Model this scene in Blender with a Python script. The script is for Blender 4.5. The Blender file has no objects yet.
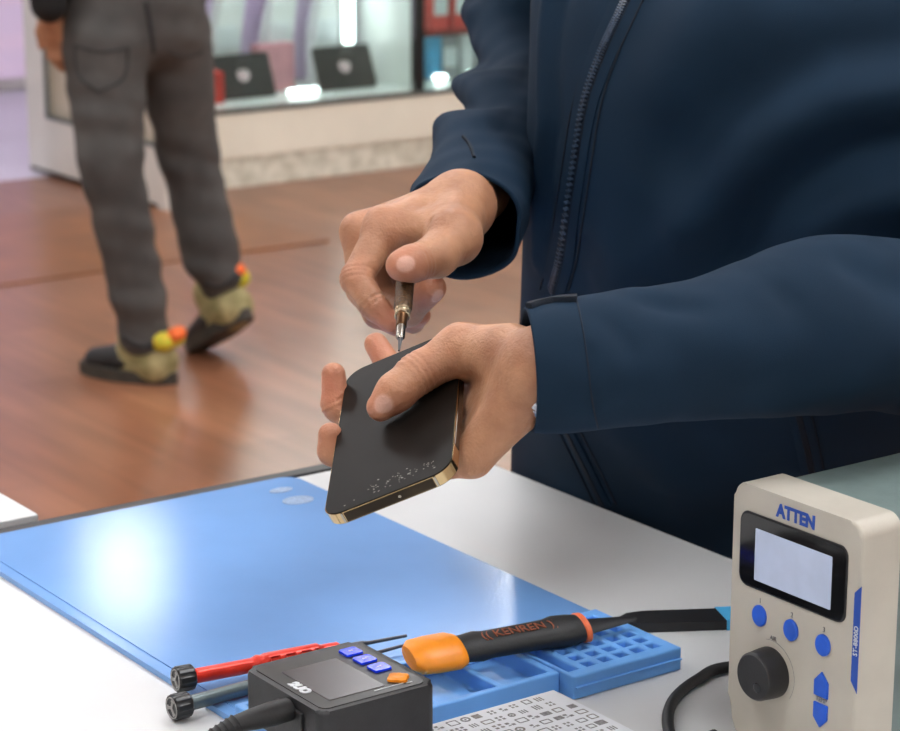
import bpy, bmesh, math, random
import numpy as np
from mathutils import Vector, Matrix
from mathutils.bvhtree import BVHTree

random.seed(7)
rng = np.random.default_rng(7)
SC = bpy.context.scene
COL = SC.collection
PI = math.pi

# ------------------------------------------------------------------ survey of the place
FPX = 2350.0                       # focal length in pixels of the 900x731 frame
PITCH = math.atan(606 / FPX)
YAW = math.radians(35.5)           # the shop's own axes against the viewing direction
HC, TZ = 1.5, 0.94                 # eye height, table height
_ca, _sa = math.cos(YAW), math.sin(YAW)
_F = np.array([0, math.cos(PITCH), -math.sin(PITCH)])
_U = np.array([0, math.sin(PITCH), math.cos(PITCH)])


def _w(p):
    return np.array([p[0] * _ca + p[1] * _sa, -p[0] * _sa + p[1] * _ca, p[2]])


def ray(x, y):
    return _w(_F + np.array([(x - 450) / FPX, 0, 0]) - _U * (y - 365.5) / FPX)


EYE = np.array([0, 0, HC])


def at_z(x, y, z):
    r = ray(x, y); return EYE + r * ((z - HC) / r[2])


def at_X(x, y, X):
    r = ray(x, y); return EYE + r * (X / r[0])


def at_Y(x, y, Y):
    r = ray(x, y); return EYE + r * (Y / r[1])


def at_d(x, y, D):
    r = ray(x, y); return EYE + r * (D / (r[0] * _sa + r[1] * _ca))


# ------------------------------------------------------------------ materials
def lin(c):
    return tuple(((v / 255) / 12.92 if v / 255 <= 0.04045 else ((v / 255 + 0.055) / 1.055) ** 2.4) for v in c) + (1.0,)


def mat(name, rgb, rough=0.5, metal=0.0, spec=0.5, var=0.0, vscale=20.0, bump=0.0, bscale=200.0, rgb2=None,
        stretch=None, coat=0.0, emit=0.0, sheen=0.0, sss=0.0, obj=True):
    m = bpy.data.materials.new(name); m.use_nodes = True
    nt = m.node_tree; b = nt.nodes['Principled BSDF']
    b.inputs['Base Color'].default_value = lin(rgb)
    b.inputs['Roughness'].default_value = rough
    b.inputs['Metallic'].default_value = metal
    b.inputs['Specular IOR Level'].default_value = spec
    b.inputs['Coat Weight'].default_value = coat
    b.inputs['Coat Roughness'].default_value = 0.08
    b.inputs['Sheen Weight'].default_value = sheen
    if sss:
        b.inputs['Subsurface Weight'].default_value = sss
        b.inputs['Subsurface Radius'].default_value = (0.006, 0.0022, 0.0012)
        b.inputs['Subsurface Scale'].default_value = 1.0
    if emit:
        b.inputs['Emission Color'].default_value = lin(rgb)
        b.inputs['Emission Strength'].default_value = emit
    tc = nt.nodes.new('ShaderNodeTexCoord'); src = tc.outputs['Object']
    if stretch:
        mp = nt.nodes.new('ShaderNodeMapping'); mp.inputs['Scale'].default_value = stretch
        nt.links.new(src, mp.inputs['Vector']); src = mp.outputs['Vector']
    if var or rgb2:
        n = nt.nodes.new('ShaderNodeTexNoise'); n.inputs['Scale'].default_value = vscale; n.inputs['Detail'].default_value = 5
        nt.links.new(src, n.inputs['Vector'])
        r = nt.nodes.new('ShaderNodeValToRGB')
        r.color_ramp.elements[0].position = 0.35; r.color_ramp.elements[1].position = 0.65
        c2 = rgb2 or tuple(max(0, v * (1 - var)) for v in rgb)
        r.color_ramp.elements[0].color = lin(c2); r.color_ramp.elements[1].color = lin(rgb)
        nt.links.new(n.outputs['Fac'], r.inputs['Fac']); nt.links.new(r.outputs['Color'], b.inputs['Base Color'])
    if bump:
        n2 = nt.nodes.new('ShaderNodeTexNoise'); n2.inputs['Scale'].default_value = bscale; n2.inputs['Detail'].default_value = 3
        nt.links.new(src, n2.inputs['Vector'])
        bp = nt.nodes.new('ShaderNodeBump'); bp.inputs['Strength'].default_value = bump; bp.inputs['Distance'].default_value = 0.002
        nt.links.new(n2.outputs['Fac'], bp.inputs['Height']); nt.links.new(bp.outputs['Normal'], b.inputs['Normal'])
    return m


def glass_mat(name, tint=(240, 250, 248), refl=0.08):
    m = bpy.data.materials.new(name); m.use_nodes = True; nt = m.node_tree
    nt.nodes.remove(nt.nodes['Principled BSDF']); out = nt.nodes['Material Output']
    t = nt.nodes.new('ShaderNodeBsdfTransparent'); t.inputs['Color'].default_value = lin(tint)
    g = nt.nodes.new('ShaderNodeBsdfGlossy'); g.inputs['Roughness'].default_value = 0.02
    fr = nt.nodes.new('ShaderNodeFresnel'); fr.inputs['IOR'].default_value = 1.45
    mx = nt.nodes.new('ShaderNodeMixShader')
    nt.links.new(fr.outputs['Fac'], mx.inputs['Fac']); nt.links.new(t.outputs[0], mx.inputs[1]); nt.links.new(g.outputs[0], mx.inputs[2])
    nt.links.new(mx.outputs[0], out.inputs['Surface'])
    return m


def wood_floor(name, c1, c2, c3, rough):
    m = bpy.data.materials.new(name); m.use_nodes = True; nt = m.node_tree; b = nt.nodes['Principled BSDF']
    tc = nt.nodes.new('ShaderNodeTexCoord')
    mp = nt.nodes.new('ShaderNodeMapping'); mp.inputs['Rotation'].default_value = (0, 0, PI / 2)
    nt.links.new(tc.outputs['Object'], mp.inputs['Vector'])
    br = nt.nodes.new('ShaderNodeTexBrick'); br.offset = 0.4
    br.inputs['Scale'].default_value = 1.0; br.inputs['Brick Width'].default_value = 1.3; br.inputs['Row Height'].default_value = 0.16
    br.inputs['Mortar Size'].default_value = 0.0015; br.inputs['Color1'].default_value = lin(c1); br.inputs['Color2'].default_value = lin(c2)
    br.inputs['Mortar'].default_value = lin(c3)
    nt.links.new(mp.outputs['Vector'], br.inputs['Vector'])
    mp2 = nt.nodes.new('ShaderNodeMapping'); mp2.inputs['Scale'].default_value = (9, 0.9, 1)
    nt.links.new(tc.outputs['Object'], mp2.inputs['Vector'])
    n = nt.nodes.new('ShaderNodeTexNoise'); n.inputs['Scale'].default_value = 2.2; n.inputs['Detail'].default_value = 6
    nt.links.new(mp2.outputs['Vector'], n.inputs['Vector'])
    rp = nt.nodes.new('ShaderNodeValToRGB'); rp.color_ramp.elements[0].position = 0.3; rp.color_ramp.elements[1].position = 0.7
    rp.color_ramp.elements[0].color = (0.55, 0.55, 0.55, 1); rp.color_ramp.elements[1].color = (1.1, 1.1, 1.1, 1)
    nt.links.new(n.outputs['Fac'], rp.inputs['Fac'])
    mx = nt.nodes.new('ShaderNodeMix'); mx.data_type = 'RGBA'; mx.blend_type = 'MULTIPLY'; mx.inputs['Factor'].default_value = 0.75
    nt.links.new(br.outputs['Color'], mx.inputs[6]); nt.links.new(rp.outputs['Color'], mx.inputs[7])
    nt.links.new(mx.outputs[2], b.inputs['Base Color'])
    b.inputs['Roughness'].default_value = rough
    bp = nt.nodes.new('ShaderNodeBump'); bp.inputs['Strength'].default_value = 0.08; bp.inputs['Distance'].default_value = 0.004
    nt.links.new(n.outputs['Fac'], bp.inputs['Height']); nt.links.new(bp.outputs['Normal'], b.inputs['Normal'])
    return m


def skin_mat():
    m = mat('skin', (184, 136, 104), rough=0.46, spec=0.4, rgb2=(158, 110, 82), vscale=46, bump=0.32, bscale=300, sss=0.12)
    nt = m.node_tree; b = nt.nodes['Principled BSDF']
    at = nt.nodes.new('ShaderNodeAttribute'); at.attribute_name = 'nail'
    src = b.inputs['Base Color'].links[0].from_socket
    at2 = nt.nodes.new('ShaderNodeAttribute'); at2.attribute_name = 'flush'
    m2 = nt.nodes.new('ShaderNodeMix'); m2.data_type = 'RGBA'; m2.inputs[7].default_value = lin((214, 128, 104))
    nt.links.new(at2.outputs['Fac'], m2.inputs['Factor']); nt.links.new(src, m2.inputs[6])
    mx = nt.nodes.new('ShaderNodeMix'); mx.data_type = 'RGBA'; mx.inputs[7].default_value = lin((216, 170, 152))
    nt.links.new(at.outputs['Fac'], mx.inputs['Factor']); nt.links.new(m2.outputs[2], mx.inputs[6]); nt.links.new(mx.outputs[2], b.inputs['Base Color'])
    mr = nt.nodes.new('ShaderNodeMapRange'); mr.inputs['To Min'].default_value = 0.5; mr.inputs['To Max'].default_value = 0.25
    nt.links.new(at.outputs['Fac'], mr.inputs['Value']); nt.links.new(mr.outputs['Result'], b.inputs['Roughness'])
    # fine creases
    bp = [n for n in nt.nodes if n.type == 'BUMP'][0]
    v = nt.nodes.new('ShaderNodeTexVoronoi'); v.inputs['Scale'].default_value = 700
    tc = [n for n in nt.nodes if n.type == 'TEX_COORD'][0]; nt.links.new(tc.outputs['Object'], v.inputs['Vector'])
    b2 = nt.nodes.new('ShaderNodeBump'); b2.inputs['Strength'].default_value = 0.2; b2.inputs['Distance'].default_value = 0.0008
    nt.links.new(v.outputs['Distance'], b2.inputs['Height']); nt.links.new(bp.outputs['Normal'], b2.inputs['Normal'])
    nt.links.new(b2.outputs['Normal'], b.inputs['Normal'])
    return m


def denim_mat(name, c1, c2):
    m = mat(name, c1, rough=0.9, spec=0.2, rgb2=c2, vscale=9, bump=0.3, bscale=600)
    return m


M = {}
M['laminate'] = mat('white_laminate', (212, 213, 213), rough=0.48, var=0.03, vscale=6)
M['black_edge'] = mat('black_edging', (34, 34, 36), rough=0.45, var=0.3, vscale=60)
M['mat_blue'] = mat('blue_silicone', (120, 168, 227), rough=0.09, spec=0.4, var=0.04, vscale=8, bump=0.040, bscale=420)
M['tray_blue'] = mat('blue_tray_silicone', (112, 174, 242), rough=0.40, var=0.06, vscale=15)
M['mat_print'] = mat('grey_print', (140, 168, 204), rough=0.5, var=0.15, vscale=300)
M['cream'] = mat('cream_plastic', (190, 184, 171), rough=0.5, var=0.04, vscale=30, bump=0.05, bscale=900)
M['steel_grey'] = mat('grey_painted_steel', (108, 124, 122), rough=0.5, var=0.1, vscale=40, bump=0.08, bscale=700)
M['black_gloss'] = mat('black_glass', (14, 15, 18), rough=0.08, spec=0.6, var=0.2, vscale=50)
M['lcd'] = mat('lcd_panel', (168, 178, 200), rough=0.15, emit=0.28, var=0.05, vscale=60)
M['btn_blue'] = mat('blue_rubber', (24, 92, 214), rough=0.45, var=0.1, vscale=80)
M['print_blue'] = mat('blue_ink', (22, 74, 170), rough=0.5, var=0.05, vscale=60)
M['print_white'] = mat('white_ink', (222, 226, 230), rough=0.5, var=0.05, vscale=60)
M['print_grey'] = mat('dark_grey_ink', (104, 104, 106), rough=0.6, rgb2=(146, 146, 146), vscale=500)
M['print_tan'] = mat('pale_grey_ink', (150, 150, 148), rough=0.6, rgb2=(120, 112, 104), vscale=500)
M['black_plastic'] = mat('black_plastic', (34, 34, 36), rough=0.45, var=0.2, vscale=90, bump=0.1, bscale=900)
M['black_rubber'] = mat('black_rubber', (26, 26, 27), rough=0.55, var=0.2, vscale=60, bump=0.1, bscale=500)
M['body_black'] = mat('charcoal_plastic', (46, 46, 48), rough=0.5, var=0.15, vscale=70, bump=0.15, bscale=1200)
M['tester_face'] = mat('tester_glossy_face', (40, 38, 36), rough=0.3, rgb2=(28, 27, 27), vscale=70, spec=0.3)
M['tester_screen'] = mat('tester_dead_screen', (66, 58, 62), rough=0.22, rgb2=(54, 50, 54), vscale=60, spec=0.4)
M['btn_glow'] = mat('blue_lit_button', (18, 62, 230), rough=0.2, rgb2=(12, 40, 190), vscale=120, emit=0.25)
M['orange'] = mat('orange_plastic', (255, 150, 10), rough=0.4, var=0.06, vscale=60)
M['orange_ink'] = mat('orange_ink', (160, 90, 60), rough=0.6, var=0.1, vscale=200)
M['orange_ring'] = mat('coral_ring', (238, 112, 62), rough=0.5, var=0.1, vscale=200)
M['red_metal'] = mat('red_anodised', (236, 54, 34), rough=0.28, metal=0.2, var=0.1, vscale=80)
M['grey_metal'] = mat('grey_anodised', (96, 108, 110), rough=0.3, metal=0.6, var=0.1, vscale=80)
M['cap_black'] = mat('black_anodised', (52, 52, 52), rough=0.3, metal=0.5, var=0.15, vscale=80)
M['cap_mark'] = mat('silver_mark', (176, 174, 170), rough=0.4, metal=0.3, var=0.1, vscale=100)
M['steel'] = mat('bright_steel', (170, 165, 155), rough=0.25, metal=0.95, var=0.02, vscale=10)
M['dark_steel'] = mat('dark_steel', (92, 92, 94), rough=0.4, metal=0.9, var=0.02, vscale=10)
M['gold_frame'] = mat('gold_steel', (206, 180, 136), rough=0.14, metal=1.0, var=0.15, vscale=40)
M['phone_black'] = mat('phone_black_glass', (21, 17, 14), rough=0.42, spec=0.08, rgb2=(17, 14, 11), vscale=30)
M['phone_band'] = mat('phone_dark_band', (60, 50, 38), rough=0.15, metal=0.8, var=0.3, vscale=60)
M['scratch'] = mat('scratched_glass', (176, 170, 162), rough=0.5, var=0.3, vscale=900)
M['driver_grip'] = mat('speckled_brown_grip', (54, 36, 22), rough=0.4, rgb2=(96, 68, 38), vscale=700, metal=0.3, bump=0.6, bscale=700)
M['driver_ring'] = mat('pale_brass', (206, 188, 156), rough=0.25, metal=0.7, var=0.1, vscale=60)
M['driver_collar'] = mat('brown_brass', (120, 84, 54), rough=0.3, metal=0.8, var=0.2, vscale=100)
M['skin'] = skin_mat()
M['jacket'] = mat('navy_softshell', (21, 42, 61), rough=0.8, spec=0.15, var=0.08, vscale=14, bump=0.12, bscale=1600, sheen=0.0)
M['jacket_dark'] = mat('navy_trim', (11, 24, 39), rough=0.7, spec=0.25, var=0.15, vscale=60, bump=0.2, bscale=900)
M['zip'] = mat('zip_teeth', (62, 82, 106), rough=0.35, spec=0.5, rgb2=(30, 44, 62), vscale=400)
M['stitch'] = mat('stitching', (10, 27, 44), rough=0.9, var=0.2, vscale=300)
M['watch'] = mat('silver_bracelet', (206, 206, 212), rough=0.25, metal=0.8, var=0.2, vscale=300)
M['trouser'] = mat('dark_trouser_cloth', (28, 30, 36), rough=0.9, var=0.2, vscale=30, bump=0.2, bscale=700)
M['hair'] = mat('black_hair', (24, 20, 18), rough=0.6, var=0.3, vscale=200, bump=0.5, bscale=300)
M['jeans'] = denim_mat('charcoal_denim', (88, 87, 85), (74, 73, 72))
M['jeans_hem'] = denim_mat('charcoal_denim_seam', (66, 66, 67), (52, 52, 53))
M['sweater'] = mat('black_knit', (20, 20, 21), rough=0.9, var=0.2, vscale=100, bump=0.3, bscale=400)
M['shoe_camo'] = mat('olive_suede', (178, 166, 120), rough=0.8, rgb2=(136, 128, 84), vscale=28)
M['shoe_black'] = mat('black_leather', (24, 24, 26), rough=0.5, var=0.3, vscale=40)
M['shoe_sole'] = mat('grey_rubber_sole', (62, 58, 50), rough=0.7, var=0.25, vscale=40)
M['shoe_green'] = mat('lime_fabric', (176, 186, 50), rough=0.7, rgb2=(214, 172, 44), vscale=60)
M['shoe_orange'] = mat('orange_fabric', (246, 112, 46), rough=0.6, var=0.1, vscale=60)
M['wall'] = mat('painted_wall', (222, 220, 214), rough=0.8, var=0.03, vscale=3)
M['ceil'] = mat('ceiling_board', (228, 228, 226), rough=0.9, var=0.03, vscale=3)
M['floor'] = wood_floor('wood_floor', (154, 104, 76), (136, 88, 62), (92, 58, 42), 0.28)
M['mall_floor'] = mat('pale_tile', (214, 208, 226), rough=0.3, var=0.05, vscale=2)
M['lilac'] = mat('lilac_backlit', (198, 180, 204), rough=0.5, emit=0.5, rgb2=(214, 184, 200), vscale=1.6, stretch=(0.3, 0.3, 4))
M['mat_brown'] = mat('brown_ribbed_mat', (140, 84, 40), rough=0.3, spec=0.7, rgb2=(118, 68, 30), vscale=5)
M['cab_cream'] = mat('cream_panel', (246, 240, 222), rough=0.5, var=0.03, vscale=4)
M['marble'] = mat('speckled_marble', (238, 234, 218), rough=0.4, rgb2=(206, 202, 182), vscale=22)
M['cab_white'] = mat('white_panel', (232, 228, 220), rough=0.45, var=0.03, vscale=5)
M['frame_black'] = mat('black_frame', (22, 24, 26), rough=0.4, var=0.2, vscale=30)
M['frame_grey'] = mat('aluminium_rail', (120, 126, 122), rough=0.35, metal=0.6, var=0.1, vscale=30)
M['shelf_white'] = mat('white_shelf', (226, 230, 226), rough=0.3, var=0.03, vscale=10)
M['back_lilac_refl'] = mat('lilac_reflection_panel', (206, 176, 214), rough=0.3, rgb2=(214, 196, 220), vscale=4)  # mirrored lilac painted into the back panel's base colour
M['tab_black'] = mat('tablet_black', (52, 54, 54), rough=0.35, var=0.1, vscale=30)
M['tab_logo'] = mat('tablet_logo', (226, 188, 196), rough=0.4, rgb2=(238, 226, 226), vscale=60)
M['box_red'] = mat('red_carton', (224, 62, 54), rough=0.5, var=0.08, vscale=20)
M['box_white'] = mat('white_carton', (228, 231, 235), rough=0.5, var=0.03, vscale=20)
M['box_blue'] = mat('blue_carton', (84, 184, 238), rough=0.5, var=0.08, vscale=20)
M['box_grey'] = mat('grey_carton', (160, 160, 166), rough=0.5, var=0.08, vscale=20)
M['box_pink'] = mat('pink_carton', (214, 150, 160), rough=0.5, var=0.08, vscale=20)
M['acrylic'] = mat('frosted_acrylic', (238, 238, 238), rough=0.3, var=0.06, vscale=14)
M['cabinet_fill'] = mat('cabinet_fill_tube', (255, 255, 255), rough=0.4, emit=60.0, var=0.01, vscale=5)
M['led'] = mat('led_tube', (255, 255, 255), rough=0.4, emit=6.0, var=0.01, vscale=5)
M['lamp'] = mat('lamp_diffuser', (250, 252, 255), rough=0.5, emit=18.0, var=0.01, vscale=5)
M['lamp_frame'] = mat('lamp_frame', (235, 235, 235), rough=0.4, var=0.02, vscale=20)
M['glass'] = glass_mat('clear_glass')
M['pane_tan'] = mat('beige_frosted_pane', (206, 194, 172), rough=0.2, var=0.04, vscale=6)


# ------------------------------------------------------------------ object helpers
def link(name, me, parent=None):
    o = bpy.data.objects.new(name, me); COL.objects.link(o)
    if parent is not None:
        o.parent = parent
    return o


def tag(o, label, cat, group=None):
    o['label'] = label; o['category'] = cat
    if group:
        o['group'] = group
    return o


def structure(o, label=None):
    o['kind'] = 'structure'
    if label:
        o['label'] = label
    return o


def thing(name, label, cat, loc=(0, 0, 0), rz=0.0, group=None):
    o = bpy.data.objects.new(name, None); COL.objects.link(o)
    o.location = loc; o.rotation_euler = (0, 0, rz); o.empty_display_size = 0.05
    return tag(o, label, cat, group)


def smooth(me, angle=40):
    me.polygons.foreach_set('use_smooth', [True] * len(me.polygons))
    if angle:
        me.set_sharp_from_angle(angle=math.radians(angle))


class MB:
    """collects shapes (world or local coordinates) for ONE mesh object"""

    def __init__(s):
        s.bm = bmesh.new(); s.mats = []; s.cur = 0

    def mat(s, m):
        if m not in s.mats:
            s.mats.append(m)
        s.cur = s.mats.index(m); return s

    def _fin(s, geom_verts, mx):
        fs = set()
        for v in geom_verts:
            v.co = mx @ v.co
            fs.update(v.link_faces)
        for f in fs:
            f.material_index = s.cur
        return s

    def box(s, c, d, mx=Matrix(), bevel=0.0, seg=2):
        r = bmesh.ops.create_cube(s.bm, size=1.0); vs = r['verts']
        for v in vs:
            v.co = Vector((v.co.x * d[0] + c[0], v.co.y * d[1] + c[1], v.co.z * d[2] + c[2]))
        if bevel:
            es = set(e for v in vs for e in v.link_edges)
            q = bmesh.ops.bevel(s.bm, geom=list(es), offset=bevel, segments=seg, profile=0.5, affect='EDGES', clamp_overlap=True)
            vs = list(set(q['verts']) | set(v for v in vs if v.is_valid))
        return s._fin(vs, mx)

    def lathe(s, prof, mx=Matrix(), n=32, rad=None, caps=True, step=None):
        """prof: list of (r, z) along local z; rad(angle, z) optional factor"""
        if step:
            p2 = [prof[0]]
            for (r0, z0), (r1, z1) in zip(prof, prof[1:]):
                m = max(1, int(abs(z1 - z0) / step))
                p2 += [(r0 + (r1 - r0) * k / m, z0 + (z1 - z0) * k / m) for k in range(1, m + 1)]
            prof = p2
        rings = []; nv = []
        for r, z in prof:
            if r < 1e-6:
                v = s.bm.verts.new((0, 0, z)); rings.append([v]); nv.append(v)
            else:
                ring = []
                for k in range(n):
                    a = 2 * PI * k / n; q = r * (rad(a, z) if rad else 1)
                    ring.append(s.bm.verts.new((q * math.cos(a), q * math.sin(a), z)))
                rings.append(ring); nv += ring
        for A, B in zip(rings, rings[1:]):
            if len(A) == 1 and len(B) > 1:
                for k in range(n): s.bm.faces.new((A[0], B[(k + 1) % n], B[k]))
            elif len(B) == 1 and len(A) > 1:
                for k in range(n): s.bm.faces.new((A[k], A[(k + 1) % n], B[0]))
            elif len(A) > 1:
                for k in range(n): s.bm.faces.new((A[k], A[(k + 1) % n], B[(k + 1) % n], B[k]))
        for ring, flip in ((rings[0], True), (rings[-1], False)):
            if len(ring) > 1 and caps:
                s.bm.faces.new(ring[::-1] if flip else ring)
        return s._fin(nv, mx)

    def prism(s, pts, z0, z1, mx=Matrix(), bevel=0.0, seg=2):
        lo = [s.bm.verts.new((p[0], p[1], z0)) for p in pts]; hi = [s.bm.verts.new((p[0], p[1], z1)) for p in pts]
        n = len(pts)
        f0 = s.bm.faces.new(lo[::-1]); f1 = s.bm.faces.new(hi)
        for k in range(n):
            s.bm.faces.new((lo[k], lo[(k + 1) % n], hi[(k + 1) % n], hi[k]))
        vs = lo + hi
        if bevel:
            es = list(f1.edges)
            q = bmesh.ops.bevel(s.bm, geom=es, offset=bevel, segments=seg, profile=0.5, affect='EDGES', clamp_overlap=True)
            vs = list(set(v for v in vs if v.is_valid) | set(q['verts']))
        return s._fin(vs, mx)

    def tube(s, pts, r, n=12, caps=True):
        rr = r if hasattr(r, '__len__') else [r] * len(pts)
        P = [Vector(p) for p in pts]
        t0 = (P[1] - P[0]).normalized(); up = Vector((0, 0, 1)) if abs(t0.z) < 0.9 else Vector((1, 0, 0))
        a = t0.cross(up).normalized(); rings = []; nv = []
        for i, p in enumerate(P):
            t = (P[min(i + 1, len(P) - 1)] - P[max(i - 1, 0)]).normalized()
            a = (a - t * a.dot(t)).normalized(); b = t.cross(a)
            ring = [s.bm.verts.new(p + (a * math.cos(2 * PI * k / n) + b * math.sin(2 * PI * k / n)) * rr[i]) for k in range(n)]
            rings.append(ring); nv += ring
        for A, B in zip(rings, rings[1:]):
            for k in range(n): s.bm.faces.new((A[k], A[(k + 1) % n], B[(k + 1) % n], B[k]))
        if caps:
            s.bm.faces.new(rings[0][::-1]); s.bm.faces.new(rings[-1])
        return s._fin(nv, Matrix())

    def build(s, name, parent=None, sm=40):
        bmesh.ops.recalc_face_normals(s.bm, faces=s.bm.faces[:])
        me = bpy.data.meshes.new(name); s.bm.to_mesh(me); s.bm.free()
        for m in s.mats:
            me.materials.append(m)
        if sm:
            smooth(me, sm)
        o = link(name, me, parent)
        if sm:
            wn = o.modifiers.new('weighted', 'WEIGHTED_NORMAL'); wn.weight = 100; wn.keep_sharp = True
        return o


def rrect(w, h, r, n=6, cx=0, cy=0):
    pts = []
    for sx, sy, a0 in ((1, 1, 0), (-1, 1, 90), (-1, -1, 180), (1, -1, 270)):
        for k in range(n + 1):
            a = math.radians(a0 + 90 * k / n)
            pts.append((cx + sx * (w / 2 - r) + r * math.cos(a), cy + sy * (h / 2 - r) + r * math.sin(a)))
    return pts


def frame(o, x, y, z):
    """matrix with columns x, y, z and origin o"""
    x, y, z = Vector(x), Vector(y), Vector(z)
    m = Matrix.Identity(4)
    for i in range(3):
        m[i][0], m[i][1], m[i][2], m[i][3] = x[i], y[i], z[i], o[i]
    return m


def axis_frame(a, b):
    """local z from a to b"""
    a, b = Vector(a), Vector(b); z = (b - a).normalized()
    h = Vector((0, 0, 1)) if abs(z.z) < 0.95 else Vector((1, 0, 0))
    x = h.cross(z).normalized(); y = z.cross(x)
    return frame(a, x, y, z)


def text(name, body, size, mx, m, parent, ext=0.0003, sx=1.0, bold=0.0, align='CENTER'):
    cu = bpy.data.curves.new(name, 'FONT'); cu.body = body; cu.size = size; cu.extrude = ext; cu.align_x = align; cu.align_y = 'CENTER'
    cu.offset = bold; cu.resolution_u = 3
    tmp = bpy.data.objects.new('tmp_text', cu); COL.objects.link(tmp)
    dg = bpy.context.evaluated_depsgraph_get()
    me = bpy.data.meshes.new_from_object(tmp.evaluated_get(dg))
    bpy.data.objects.remove(tmp); bpy.data.curves.remove(cu)
    me.transform(mx @ Matrix.Diagonal((sx, 1, 1, 1)))
    me.materials.clear(); me.materials.append(m); me.name = name
    return link(name, me, parent)


def quad_obj(name, V, Fc, m, parent=None, ang=None):
    me = bpy.data.meshes.new(name)
    me.from_pydata([tuple(map(float, v)) for v in V], [], [tuple(map(int, f)) for f in Fc]); me.update()
    me.materials.append(m)
    me.polygons.foreach_set('use_smooth', [True] * len(me.polygons))
    if ang:
        me.set_sharp_from_angle(angle=math.radians(ang))
    return link(name, me, parent)


def copy_tree(o, parent=None):
    c = o.copy(); COL.objects.link(c); c.parent = parent
    for ch in list(o.children):
        copy_tree(ch, c)
    return c


# ------------------------------------------------------------------ distance-field surfaces (people)
def smin(a, b, k):
    h = np.maximum(k - np.abs(a - b), 0) / k
    return np.minimum(a, b) - h * h * k * 0.25


def cap(a, b, ra, rb=None):
    return ('c', np.array(a, float), np.array(b, float), ra, ra if rb is None else rb)


def ell(c, r, R=None):
    return ('e', np.array(c, float), np.array(r, float), R, 0)


def prim_d(p, P):
    if p[0] == 'c':
        _, a, b, ra, rb = p
        ab = b - a; t = np.clip(((P - a) @ ab) / (ab @ ab + 1e-12), 0, 1)
        q = P - a - t[:, None] * ab
        return np.sqrt(np.einsum('ij,ij->i', q, q)) - (ra + (rb - ra) * t)
    _, c, r, R, _ = p
    q = P - c
    if R is not None:
        q = q @ R           # columns of R are the ellipsoid's axes
    k0 = np.sqrt(np.sum((q / r) ** 2, 1)); k1 = np.sqrt(np.sum((q / (r * r)) ** 2, 1))
    return k0 * (k0 - 1.0) / np.maximum(k1, 1e-9)


def field(groups, P):
    """groups: list of (k_to_rest, k_inside, [prims])"""
    d = None
    for kg, ki, prims in groups:
        g = None
        for p in prims:
            e = prim_d(p, P); g = e if g is None else smin(g, e, ki)
        d = g if d is None else smin(d, g, kg)
    return d


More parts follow.
